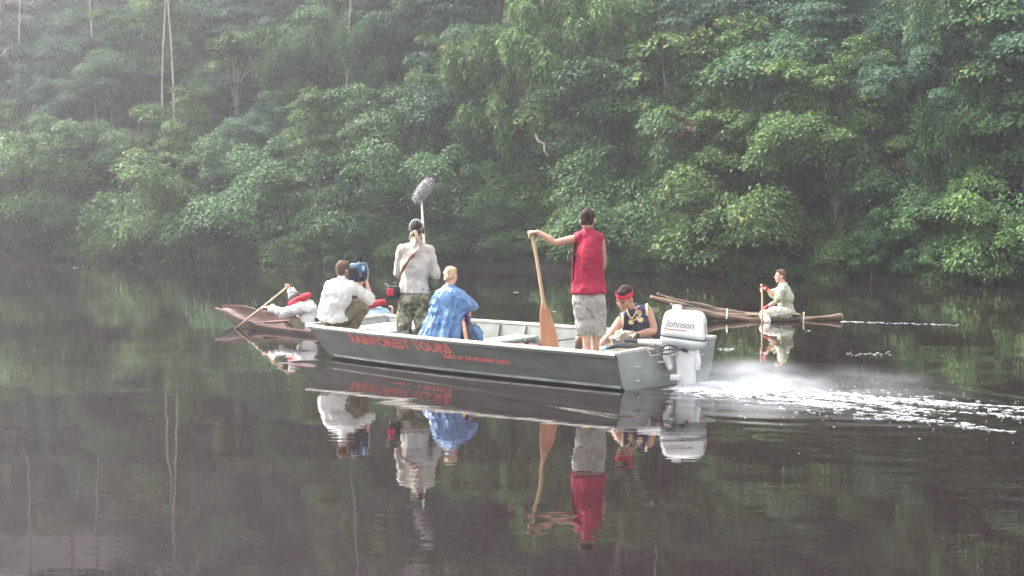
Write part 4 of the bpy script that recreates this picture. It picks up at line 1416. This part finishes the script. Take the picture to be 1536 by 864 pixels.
# ---- the woman under the blue poncho
def build_poncho_woman():
    D = 21.63
    A = lambda px, py, d=0.0: at(px, py, D + d)
    J = dict(head=A(677, 413, .04), face=Vector((.75, .8, -.12)), hk=.96, neck=A(674, 432, .0), ls=A(660, 443, .10), rs=A(690, 444, -.04), le=A(666, 470, .25), lw=A(690, 478, .38), re=A(702, 468, .02), rw=A(700, 486, .20),
             pelvis=A(668, 492, .0), lk=A(700, 492, .34), la=A(706, 528, .36), rk=A(713, 500, .12), ra=A(712, 531, .12))
    J['rt'] = J['ra'] + Vector((.14, .1, -.03)); J['lt'] = J['la'] + Vector((.14, .1, -.03))
    th, ax, hp = person('fair-haired woman seated in a blue plastic rain poncho', J, SKIN_FAIR, PURPLE, cloth('dark_slate_trousers', (.05, .055, .075), (.09, .10, .13)), sleeve=.9, hair=HAIR_BLONDE, hair_kind='bun', ease=.004, w=.84, leg_ease=.03)
    # draped poncho: rings from the neck down, pulled out over the right arm
    V, F = [], []
    axis = [(674, 427, .0, .062, .058), (674, 431, .0, .09, .08), (674, 437, 0, .175, .15), (674, 445, .0, .215, .20), (672, 460, .0, .215, .21), (668, 478, .0, .235, .215), (665, 496, .0, .275, .25), (664, 512, .0, .29, .265)]
    SEG = 72
    fine = []
    for (a0, a1) in zip(axis[:-1], axis[1:]):
        for k in range(3):
            fine.append(tuple(u + (v - u) * k / 3 for u, v in zip(a0, a1)))
    axis = fine + [axis[-1]]
    for i, (px, py, d, ra, rb) in enumerate(axis):
        c = A(px, py, d)
        t = i / (len(axis) - 1)
        for j in range(SEG):
            a = 2 * math.pi * j / SEG
            wv = 1 + t * (.13 * math.sin(a * 7 + 1.2 * math.sin(i * .3)) + .07 * math.sin(a * 13 + i * .2) + .03 * math.sin(a * 19 + i * .35))
            x, y = ra * math.cos(a) * wv, rb * math.sin(a) * wv
            right = max(0, math.cos(a - .1)) ** 3
            arm = math.exp(-((py - 455) / 11.0) ** 2)
            p = c + Vector((x + right * .18 * arm, y, -.05 * right * arm))
            if py > 470:                                  # the front right opens where the knees come out
                p.x -= max(0, math.cos(a)) * .07 * (py - 470) / 40
            p.z += .012 * math.sin(a * 5 + i * .35) * t
            p += Vector((math.cos(a), math.sin(a), 0)) * (.050 * t ** .5 * noise.noise(Vector((j * .55, i * .6, 2.0))))
            V.append(p)
    n = len(axis)
    for i in range(n - 1):
        for j in range(SEG):
            j2 = (j + 1) % SEG
            F.append((i * SEG + j, i * SEG + j2, (i + 1) * SEG + j2, (i + 1) * SEG + j))
    po = part('poncho', (V, F), PONCHO, th, False)
    so = po.modifiers.new('t', 'SOLIDIFY')
    so.thickness = .006
    part('hood', tube([A(667, 437, -.16), A(668, 446, -.215), A(670, 458, -.235)], [(.05, .015), (.085, .014), (.05, .01)], side=(1, 0, 0), seg=12, n=4), PONCHO, th, True)
    # things at her side
    bag = thing('rucksack', 'dark blue-grey bag with a peach strap beside the poncho-clad woman', 'bag', A(712, 522, -.15))
    part('bag_body', tube([A(710, 524, -.14), A(711, 508, -.14), A(708, 492, -.12)], [(.13, .10), (.12, .10), (.06, .06)], side=(1, 0, 0), seg=14, n=3), cloth('slate_nylon', (.045, .055, .085), (.09, .105, .15)), bag, True)
    part('bag_panel', tube([A(712, 492, -.20), A(718, 500, -.22), A(722, 510, -.2)], [(.03, .02), (.045, .02), (.03, .02)], side=(.7, 0, .7), seg=10, n=3), PONCHO, bag, True)
    part('strap', tube([A(695, 482, -.22), A(697, 496, -.27), A(700, 514, -.26)], [(.018, .008), (.024, .008), (.024, .008)], side=(1, 0, 0), seg=8, n=3), PEACH, bag, True)


# ---- the man in the red vest
def build_red_vest():
    D = 19.80
    A = lambda px, py, d=0.0: at(px, py, D + d)
    J = dict(head=A(881.5, 330, .03), face=Vector((.25, 1, -.12)), thick=1.08, hk=1.14, neck=A(882, 349), ls=A(866, 358, -.01), rs=A(901, 360, -.01), le=A(833, 364, -.02), lw=A(806, 348, .02), re=A(905, 395, .06), rw=A(893, 420, .22),
             pelvis=A(883, 447), chest=A(884, 384, -.02), lk=A(877, 484, .02), la=A(882, 534, -.04), rk=A(896, 484, .06), ra=A(893, 533, .06))
    J['lt'] = J['la'] + Vector((-.02, .18, -.05)); J['rt'] = J['ra'] + Vector((.05, .17, -.05))
    J['lhand'] = (Vector((-.95, 0, -.10)), Vector((-.15, .1, -1)), Vector((0, .8, -.1)), .95)
    th, ax, hp = person('barefoot man standing with his back turned in crimson sleeveless vest and pale shorts', J, SKIN_TAN, RED_VEST, GREY_BEIGE, sleeve=0, leg=.52, hair=HAIR_DARK, ease=.026, hem_drop=-.06, vest=True, leg_ease=.035, w=1.06)
    panel = [A(862.5, 364, -.02), A(860.5, 385, -.02), A(860, 405, .0), A(860, 420, .0), A(859, 434, .0)]
    part('side_panel', tube(panel, [(.018, .05), (.018, .055), (.02, .05), (.02, .05), (.02, .05)], side=(1, 0, 0), seg=10, n=3), BLACK_CLOTH, th, True)
    part('side_piping', tube([p + Vector((-.012, -.05, 0)) for p in panel], [.006] * 5, seg=6, n=3), RED_VEST, th, True)
    part('shorts_pocket', box(A(871, 468, -.11), (.07, .018, .08), None, .012), GREY_BEIGE, th, True)


# ---- the man steering
def build_helmsman():
    D = 20.35
    A = lambda px, py, d=0.0: at(px, py, D + d)
    J = dict(hk=1.24, head=A(937, 447, -.16), face=Vector((-.60, -.72, -.50)), up=Vector((-.10, -.35, 1)), thick=1.18, neck=A(950, 462, -.02), ls=A(972, 466, -.03), rs=A(931, 481, -.06), le=A(981, 496, -.12), lw=A(953, 503, -.28), re=A(916, 502, -.20), rw=A(899, 520, -.28),
             pelvis=A(981, 516, .14), chest=A(961, 487, .04), lk=A(926, 507, -.30), la=A(922, 548, -.28), rk=A(919, 503, .02), ra=A(916, 545, .0))
    J['lt'] = J['la'] + Vector((-.16, -.06, -.03)); J['rt'] = J['ra'] + Vector((-.16, -.06, -.03))
    J['lhand'] = (Vector((-1, -.1, -.12)), Vector((.1, .15, -1)), Vector((0, -1, .2)), 1.0)
    J['rhand'] = (Vector((-.7, -.1, -.6)), Vector((.5, -.1, -.7)), Vector((0, -1, .2)), .7)
    th, ax, hp = person('seated man in navy sleeveless jersey and red headband steering the outboard motor', J, SKIN_TAN, NAVY, BEIGE, sleeve=0, hair=HAIR_DARK, ease=.020, hem_drop=.04, vest=True, leg_ease=.035, w=1.2)
    part('headband', ring_band(hp(0, -.012, .046), ax, .099, .121, .034, .005, .006), RED_CLOTH, th, True)
    for s in (-1, 1):
        part('eye', ellipsoid(hp(.032 * s, .080, -.004), (.015, .007, .006), ax), EYE_DARK, th, True)
        part('eyebrow', tube([hp(.016 * s, .092, .014), hp(.050 * s, .078, .017)], [.005, .004], seg=6), HAIR_DARK, th, True)
    part('mouth', ellipsoid(hp(0, .096, -.066), (.024, .006, .005), ax), LIP, th, True)
    part('wristwatch', tube([J['lw'] + Vector((.035, 0, 0)), J['lw'] + Vector((.012, 0, 0))], [.034, .033], seg=14), DARK, th, True)
    # yellow trim round the armholes and the neck
    r = (J['rs'] - J['ls']).normalized()
    for s, sg in (('l', -1), ('r', 1)):
        c = J[s + 's'] + r * (-.020 * sg)
        ax3 = (Vector((0, 1, .1)).normalized(), Vector((0, -.1, 1)).normalized(), r)
        V, F = [], []
        for j in range(24):
            a = 2 * math.pi * j / 24
            for kk in range(6):
                b = 2 * math.pi * kk / 6
                rr = .086 + .008 * math.cos(b)
                V.append(c + ax3[0] * (rr * math.cos(a)) + ax3[1] * (rr * math.sin(a) * 1.05) + ax3[2] * (.020 * math.sin(b)))
        for j in range(24):
            for kk in range(6):
                F.append((j * 6 + kk, ((j + 1) % 24) * 6 + kk, ((j + 1) % 24) * 6 + (kk + 1) % 6, j * 6 + (kk + 1) % 6))
        part('armhole_trim', (V, F), TRIM_YEL, th, True)
    nk = J['neck']
    vpt = [nk + Vector((-.085, -.02, .01)), nk + Vector((-.075, -.10, -.05)), nk + Vector((-.035, -.15, -.12)), nk + Vector((.025, -.12, -.05)), nk + Vector((.07, -.03, .02))]
    part('neck_trim', tube(vpt, [.0065] * 5, seg=8, n=4), TRIM_YEL, th, True)
    # worn yellow emblem on the chest
    body = [c for c in th.children if c.name.startswith('vest')][0]
    for k, (px, py, rx, rz, rot) in enumerate(((947, 483, .050, .045, 0), (956, 477, .020, .065, .4), (960, 473, .018, .050, -.5), (961, 480, .045, .042, .2), (952, 480, .030, .016, .5))):
        o = A(px, py, -.5)
        d = (A(px, py, .5) - A(px, py, -.5)).normalized()
        loc = th.location
        hit, pos, nor, _ = body.ray_cast(o - loc, d)
        if not hit:
            continue
        pos = pos + loc
        e1 = (Vector((math.cos(rot), 0, math.sin(rot))) - nor * Vector((math.cos(rot), 0, math.sin(rot))).dot(nor)).normalized()
        e2 = nor.cross(e1)
        part('emblem', ellipsoid(pos, (rx * .8, rz * .8, .006), (e1, e2, nor), 12, 6), TRIM_YEL, th, True)


# ---- the paddler on the log raft
def build_raft_man():
    D = 29.75
    A = lambda px, py, d=0.0: at(px, py, D + d)
    J = dict(head=A(1170.5, 414, .0), face=Vector((-1, -.12, -.05)), neck=A(1175, 427, .0), ls=A(1174, 434, -.17), rs=A(1174, 434, .17), le=A(1165, 452, -.24), lw=A(1150, 461, -.24), re=A(1160, 441, .10), rw=A(1149, 433, -.16),
             pelvis=A(1179, 466, .0), chest=A(1178, 446, .0), lk=A(1147, 471, -.13), la=A(1150, 483, -.30), rk=A(1150, 470, .18), ra=A(1170, 480, .30))
    J['lt'] = J['la'] + Vector((.12, 0, -.04)); J['rt'] = J['ra'] + Vector((.12, 0, -.04))
    J['lhand'] = (Vector((-1, -.15, -.2)), Vector((.1, -.3, -1)), Vector((0, .5, 1)), 1.0)
    J['rhand'] = (Vector((-1, -.35, .1)), Vector((0, -.3, -1)), Vector((0, -1, 0)), 1.0)
    th, ax, hp = person('man in pale olive shirt and cream trousers paddling on the log raft', J, SKIN_FAIR, OLIVE_PALE, cloth('cream_cotton', (.56, .51, .42), (.66, .62, .53)), sleeve=.42, hair=HAIR_BROWN, ease=.024, hem_drop=.06, leg_ease=.03, w=1.05)
    for s in 'lr':
        e = (J[s + 'w'] - J[s + 'e']).normalized()
        part('wristband', tube([J[s + 'w'] - e * .03, J[s + 'w'] + e * .025], [.036, .038], seg=12), RED_CLOTH, th, True)
    for s in (-1, 1):
        part('eye', ellipsoid(hp(.032 * s, .080, -.004), (.012, .006, .006), ax), EYE_DARK, th, True)


# ---- the two in the dugout canoe
def build_canoeists():
    D = 27.55
    A = lambda px, py, d=0.0: at(px, py, D + d)
    J = dict(head=A(443, 449, .0), face=Vector((-.86, .30, -.55)), up=Vector((-.5, .1, .85)), neck=A(453, 453, .0), ls=A(450, 463, -.20), rs=A(455, 455, .16), le=A(424, 470, -.22), lw=A(401, 461, -.08), re=A(441, 449, .22), rw=A(436, 434, .12),
             pelvis=A(464, 486, .0), chest=A(460, 464, .0), lk=A(437, 480, -.15), la=A(452, 493, -.2), rk=A(440, 478, .18), ra=A(455, 492, .2))
    J['lt'] = J['la'] + Vector((-.1, 0, -.02)); J['rt'] = J['ra'] + Vector((-.1, 0, -.02))
    J['lhand'] = (Vector((-.85, .2, -.05)), Vector((-.2, .3, -1)), Vector((0, .3, 1)), 1.0)
    J['rhand'] = (Vector((-.4, -.1, .9)), Vector((-.9, -.2, -.3)), Vector((0, -1, .2)), 1.0)
    th, ax, hp = person('stooping canoe paddler in a white shirt with a red neckerchief and grey cap', J, SKIN_FAIR, WHITE_SHIRT, KHAKI_BROWN, sleeve=.86, hair=HAIR_BROWN, ease=.040, hem_drop=.12, w=1.10)
    part('cap', join(ellipsoid(hp(0, -.01, .045), (.092, .110, .080), ax), ellipsoid(hp(0, .12, .035), (.062, .062, .010), ax)), GREY_CAP, th, True)
    part_mesh('neckerchief', fuse(join(tube([A(436, 456, -.12), A(447, 450, -.15), A(457, 446, -.10), A(463, 443, .02)], [.045, .058, .058, .05], seg=12, n=3), tube([A(436, 452, .12), A(450, 447, .12), A(463, 443, .02)], [.045, .05, .05], seg=12, n=3)), .012, 2, folds(.010, 16, 2), th.location), RED_CLOTH, th)
    D2 = 25.75
    A = lambda px, py, d=0.0: at(px, py, D2 + d)
    J = dict(head=A(563, 463, .28), face=Vector((-.5, .6, -.7)), up=Vector((-.3, .7, .6)), neck=A(565, 463, .14), ls=A(551, 470, .10), rs=A(578, 471, .0), le=A(548, 487, .18), lw=A(540, 492, .30), re=A(585, 483, .02), rw=A(588, 471, .12),
             pelvis=A(567, 497, -.05), chest=A(565, 477, .02), lk=A(552, 492, .30), la=A(556, 505, .1), rk=A(578, 493, .28), ra=A(576, 505, .1))
    J['rhand'] = (Vector((.1, 0, 1)), Vector((-.8, .3, .1)), Vector((0, 1, .2)), .7)
    th, ax, hp = person('hunched canoe passenger in a pale blue shirt with a red scarf, behind the filming man', J, SKIN_FAIR, PALE_BLUE, KHAKI_BROWN, sleeve=.5, hair=HAIR_BROWN, ease=.02, hem_drop=.02, w=.9)
    part_mesh('scarf', fuse(tube([A(554, 458, .05), A(563, 456, -.04), A(572, 454, .0), A(577, 454, .1)], [.05, .055, .05, .035], seg=12, n=3), .012, 2, folds(.01, 16, 5), th.location), RED_CLOTH, th)


for fn in (build_soundman, build_cameraman, build_poncho_woman, build_red_vest, build_helmsman, build_raft_man, build_canoeists):
    fn()

# ------------------------------------------------------------------ loose things in the boat
def boat_items():
    # petrol tank under the middle thwart's aft edge
    t = thing('fuel_tank', 'dark red-brown fuel tank lying on the boat floor by the thwart', 'fuel tank', BP(2.55, .25, .09))
    ax = (A_DIR, N_DIR, Z)
    part('tank_body', box(BP(2.62, .30, .20), (.19, .13, .11), ax, .035), material('dull_red_tank', (.10, .035, .03), (.16, .06, .05), .5), t, True)
    part('tank_cap', tube([BP(2.62, .30, .31), BP(2.62, .30, .345)], [.035, .032], seg=12), DARK, t, True)
    h = tag(part('fuel_hose', tube([BP(2.5, .35, .30), BP(2.2, .70, .36), BP(1.7, .82, .40), BP(1.1, .80, .40), BP(.6, .55, .37), BP(.25, .15, .42), BP(.08, .0, .50)], [.010] * 7, seg=7, n=6), DARK, None, True), 'thin dark fuel hose running along the inside of the boat to the motor', 'hose')
    # white folded sheet on the stern thwart, bottle, lunch box, rope
    V, F = [], []
    for i in range(15):
        for j in range(11):
            u, q = .50 + .48 * i / 14, -.05 + .55 * j / 10
            z = .352 + .05 * math.exp(-((i - 7) / 6) ** 2) * (0.6 + .4 * math.sin(j * 1.1)) + .018 * noise.noise(Vector((i * .5, j * .5, 1)))
            V.append(BP(u + .02 * noise.noise(Vector((j * .6, 3, 1))), q + .02 * noise.noise(Vector((i * .6, 7, 1))), max(z, .351)))
    for i in range(14):
        for j in range(10):
            a = i * 11 + j
            F.append((a, a + 1, a + 12, a + 11))
    s = tag(part('folded_sheet', (V, F), WHITE_SHIRT, None, True), 'crumpled white sheet lying on the stern thwart of the motorboat', 'sheet')
    so = s.modifiers.new('t', 'SOLIDIFY'); so.thickness = .008; so.offset = 1
    b = thing('drink_bottle', 'small bottle with a blue and white label by the helmsman\'s hand', 'bottle', at(905, 527, 20.02))
    c0, c1 = at(898, 524, 20.02), at(918, 523, 20.0)
    part('bottle_body', tube([c0, c0.lerp(c1, .75), c1], [.036, .036, .016], seg=14, n=3), WHITE_PL, b, True)
    part('bottle_label', tube([c0.lerp(c1, .35), c0.lerp(c1, .70)], [.0385, .0385], seg=14, round_ends=False), material('blue_label', (.08, .30, .55), (.3, .5, .7), .4, 20), b, True)
    k = thing('small_tin', 'small dark round tin on the stern thwart beside the bare feet', 'tin', at(868, 521, 20.0))
    kc = at(868, 518, 20.05)
    part('tin_body', tube([kc - Z * .03, kc + Z * .045], [.05, .048], seg=14), material('dark_brown_tin', (.06, .035, .025), (.10, .06, .045), .4), k, True)
    part('tin_lid', tube([kc + Z * .07, kc + Z * .08], [.05, .044], seg=14), LEATHER, k, True)
    # coil of rope near the stern
    cc = BP(.36, -.45, .30)
    pts = []
    for i in range(60):
        a = i * .55
        rr = .12 + .035 * math.sin(i * 1.7)
        pts.append(cc + A_DIR * (rr * math.cos(a) * 1.2) + N_DIR * (rr * math.sin(a) * 1.7) + Z * (.04 + .0018 * i + .008 * math.sin(i * 2.3)))
    r = tag(part('rope_coil', tube(pts, [.013] * 60, seg=7, n=2), ROPE_M, None, True), 'pale rope coil heaped in the stern corner of the motorboat', 'rope')
    d = thing('black_shoe', 'dark shoe lying in the stern beside the rope coil', 'shoe', at(926, 531, 19.95))
    part('shoe_upper', tube([at(935, 522, 19.95), at(924, 521, 19.93), at(912, 524, 19.92)], [.055, .05, .03], seg=12, n=3), cloth('slate_shoe', (.04, .045, .06), (.08, .085, .1)), d, True)
    part('shoe_sole', box(at(923, 527, 19.93), (.11, .045, .012), None, .006), DARK, d)


boat_items()


# ------------------------------------------------------------------ churned water, foam and exhaust
FOAM = material('foam_white', (0.30, 0.31, 0.32), (0.46, 0.47, 0.48), 0.6, 30, 4)
FOAM.node_tree.nodes['Principled BSDF'].inputs['Alpha'].default_value = 0.6


def lace_material():
    m = material('churned_foam', (0.38, 0.39, 0.40), (0.52, 0.53, 0.54), 0.6, 30, 4)
    n, l = m.node_tree.nodes, m.node_tree.links
    tc = n.new('ShaderNodeTexCoord')
    t = n.new('ShaderNodeTexNoise')
    t.inputs['Scale'].default_value = 9
    t.inputs['Detail'].default_value = 8
    t.inputs['Roughness'].default_value = .65
    l.new(tc.outputs['Object'], t.inputs['Vector'])
    r = n.new('ShaderNodeMapRange')
    r.inputs['From Min'].default_value = .44
    r.inputs['From Max'].default_value = .68
    r.inputs['To Max'].default_value = .75
    l.new(t.outputs[0], r.inputs['Value'])
    l.new(r.outputs[0], n['Principled BSDF'].inputs['Alpha'])
    return m


FOAM_LACE = lace_material()


def build_foam():
    rg = np.random.default_rng(17)
    V, F = [], []

    def fleck(c, rl, rw, ang, h):
        n = 7
        k = len(V)
        ca, sa = math.cos(ang), math.sin(ang)
        V.append((c[0], c[1], c[2] + h))
        for j in range(n):
            a = 2 * math.pi * j / n
            q = 0.7 + 0.6 * rg.random()
            x, y = rl * q * math.cos(a), rw * q * math.sin(a)
            V.append((c[0] + x * ca - y * sa, c[1] + x * sa + y * ca, c[2] - 0.002))
        for j in range(n):
            F.append((k, k + 1 + j, k + 1 + (j + 1) % n))
    ast = -A_DIR
    ang0 = math.atan2(ast.y, ast.x)
    # the boiling strip: dense at the motor, tearing into streaks astern
    n = 0
    while n < 4600:
        s = rg.exponential(2.0) + 0.05
        if s > 6.2:
            continue
        wd = 0.24 + 0.115 * s
        w = rg.normal(0, wd * .75)
        x, y = MOTOR.x + ast.x * s + N_DIR.x * w, MOTOR.y + ast.y * s + N_DIR.y * w
        g = noise.noise(Vector((s * 1.1, w * 5.5, 2.0))) + .55 * noise.noise(Vector((s * 3.0, w * 13, 5.0)))
        thr = -.40 + .16 * s
        if g < thr + .0:
            continue
        sz = rg.uniform(.003, .012) * (1.3 if s < 1.2 else 1.0)
        fleck((x, y, .008 + (.03 * rg.random() if s < 1.3 else 0)), sz * rg.uniform(2.0, 5.5), sz, rg.normal(-.25, .25), .005 + .005 * rg.random())
        n += 1
    # longer foam lines and single flecks drifting off the wake
    for s0, w0, ln, cnt in ((1.6, .52, 1.9, 200), (2.6, .80, 2.3, 170), (3.6, .62, 2.6, 170), (2.2, -.55, 1.6, 60), (4.0, -.80, 2.0, 70), (.4, .70, 1.1, 50)):
        for i in range(cnt):
            t = rg.random()
            s, w = s0 + ln * t, w0 + .10 * ln * t * (1 if w0 > 0 else -1) + rg.normal(0, .025) + .06 * math.sin(t * 7 + s0)
            sz = rg.uniform(.004, .011)
            fleck((MOTOR.x + ast.x * s + N_DIR.x * w, MOTOR.y + ast.y * s + N_DIR.y * w, .004), sz * 4, sz * .8, rg.normal(-.3, .2), .005)
    for i in range(260):
        s, w = rg.uniform(.2, 6.8), rg.normal(.15, 1.0)
        sz = rg.uniform(.003, .009)
        fleck((MOTOR.x + ast.x * s + N_DIR.x * w, MOTOR.y + ast.y * s + N_DIR.y * w, .004), sz * 1.8, sz, rg.uniform(0, 3), .006)
    # thin line of bubbles trailing the raft, and along the hull
    for i in range(80):
        t = rg.random() ** 1.4
        p = gz(1262 + 190 * t, 482.5 + 6 * t + rg.normal(0, .5))
        fleck((p.x, p.y, .003), rg.uniform(.015, .05), rg.uniform(.004, .009), rg.normal(0, .2), .004)
    for px0, px1, py in ((1132, 1186, 529), (1080, 1100, 524), (1270, 1340, 531)):
        for i in range(22):
            p = gz(rg.uniform(px0, px1), py + rg.normal(0, 1.6))
            fleck((p.x, p.y, .003), rg.uniform(.01, .035), rg.uniform(.004, .010), rg.normal(0, .2), .004)
    o = new_obj('wake_foam', mesh_of('wake_foam', V, F, FOAM, True))
    tag(o, 'white foam and bubbles trailing behind the outboard motor', 'foam', None, 'stuff')
    # churned mound right behind the leg
    V, F = [], []
    NU, NW = 70, 36
    for i in range(NU):
        for j in range(NW):
            s = -.15 + 2.3 * i / (NU - 1)
            q = (j / (NW - 1) - .5) * 2
            w = q * (.26 + .14 * max(s, 0))
            x, y = MOTOR.x + ast.x * s + N_DIR.x * w, MOTOR.y + ast.y * s + N_DIR.y * w
            edge = (1 - q * q) * min(1, (s + .15) / .25) * max(0, 1 - max(0, s - .5) / 1.6)
            z = -.035 + .055 * edge + .045 * edge * noise.noise(Vector((x * 9, y * 9, 1))) + .035 * noise.noise(Vector((x * 22, y * 22, 3)))
            V.append((x, y, z))
    for i in range(NU - 1):
        for j in range(NW - 1):
            a = i * NW + j
            F.append((a, a + 1, a + 1 + NW, a + NW))
    o = new_obj('churned_water', mesh_of('churned_water', V, F, FOAM_LACE, True))
    tag(o, 'boiling white water churned up right behind the motor leg', 'foam', None, 'stuff')


build_foam()


def smoke(name, label, c, r, dens, scale, off):
    V, F = ellipsoid((0, 0, 0), (1, 1, 1), None, 20, 12)
    m = bpy.data.materials.new(name)
    m.use_nodes = True
    n, l = m.node_tree.nodes, m.node_tree.links
    n.remove(n['Principled BSDF'])
    v = n.new('ShaderNodeVolumePrincipled')
    v.inputs['Color'].default_value = (.90, .92, .96, 1)
    v.inputs['Anisotropy'].default_value = .3
    tc = n.new('ShaderNodeTexCoord')
    ln = n.new('ShaderNodeVectorMath'); ln.operation = 'LENGTH'
    l.new(tc.outputs['Object'], ln.inputs[0])
    fa = n.new('ShaderNodeMapRange')
    fa.inputs['From Min'].default_value = 1.0
    fa.inputs['From Max'].default_value = 0.15
    fa.interpolation_type = 'SMOOTHSTEP'
    l.new(ln.outputs['Value'], fa.inputs['Value'])
    ad = n.new('ShaderNodeVectorMath'); ad.operation = 'ADD'
    ad.inputs[1].default_value = off
    l.new(tc.outputs['Object'], ad.inputs[0])
    t = n.new('ShaderNodeTexNoise')
    t.inputs['Scale'].default_value = scale
    t.inputs['Detail'].default_value = 3
    l.new(ad.outputs[0], t.inputs['Vector'])
    mr = n.new('ShaderNodeMapRange')
    mr.inputs['From Min'].default_value = .38
    mr.inputs['From Max'].default_value = .72
    l.new(t.outputs[0], mr.inputs['Value'])
    mu = n.new('ShaderNodeMath'); mu.operation = 'MULTIPLY'
    l.new(fa.outputs[0], mu.inputs[0]); l.new(mr.outputs[0], mu.inputs[1])
    mu2 = n.new('ShaderNodeMath'); mu2.operation = 'MULTIPLY'
    mu2.inputs[1].default_value = dens
    l.new(mu.outputs[0], mu2.inputs[0])
    l.new(mu2.outputs[0], v.inputs['Density'])
    l.new(v.outputs[0], n['Material Output'].inputs['Volume'])
    o = new_obj(name, mesh_of(name, V, F, m), None, c)
    o.scale = r
    o.rotation_euler = (0, 0, math.atan2(-A_DIR.y, -A_DIR.x) + .35)
    tag(o, label, 'smoke', None, 'stuff')


smoke('exhaust_smoke', 'pale bluish exhaust smoke and spray drifting behind the motor', (2.85, 18.95, .06), (1.15, .42, .40), 5.5, 2.2, (3, 1, 2))
smoke('exhaust_smoke', 'thin veil of exhaust drifting over the wake farther from the motor', (4.0, 18.4, .12), (1.6, .6, .30), .55, 2.2, (7, 2, 4))


# a few pale leaves and petals afloat on the river
LEAF_FLOAT = material('pale_dead_leaf', (.52, .48, .36), (.66, .62, .5), .6)
for i, (px, py, r) in enumerate(((774, 439, .075), (113, 402, .08), (1212, 497, .05), (592, 424, .05), (831, 468, .05))):
    c = gz(px, py)
    V = [(c.x + r * math.cos(a) * (1.2 if k % 2 else .9), c.y + r * .6 * math.sin(a), .006 + .012 * (k % 2)) for k, a in enumerate([2 * math.pi * j / 8 for j in range(8)])]
    V.append((c.x, c.y, .004))
    o = new_obj('floating_leaf', mesh_of('floating_leaf', V, [(j, (j + 1) % 8, 8) for j in range(8)], LEAF_FLOAT))
    tag(o, 'pale fallen leaf floating on the open river', 'leaf', 'fallen leaves afloat')

# ------------------------------------------------------------------ humid air
def build_haze():
    V, F = box((0, 60, 34), (130, 150, 37))
    m = bpy.data.materials.new('humid_air')
    m.use_nodes = True
    n, l = m.node_tree.nodes, m.node_tree.links
    n.remove(n['Principled BSDF'])
    v = n.new('ShaderNodeVolumePrincipled')
    v.inputs['Color'].default_value = (0.93, 0.925, 0.965, 1)
    v.inputs['Density'].default_value = 0.0018
    v.inputs['Anisotropy'].default_value = 0.78
    l.new(v.outputs[0], n['Material Output'].inputs['Volume'])
    o = new_obj('haze', mesh_of('haze', V, F, m))
    o.display_type = 'WIRE'
    tag(o, 'thin morning mist over the river and forest', None, None, 'stuff')


build_haze()
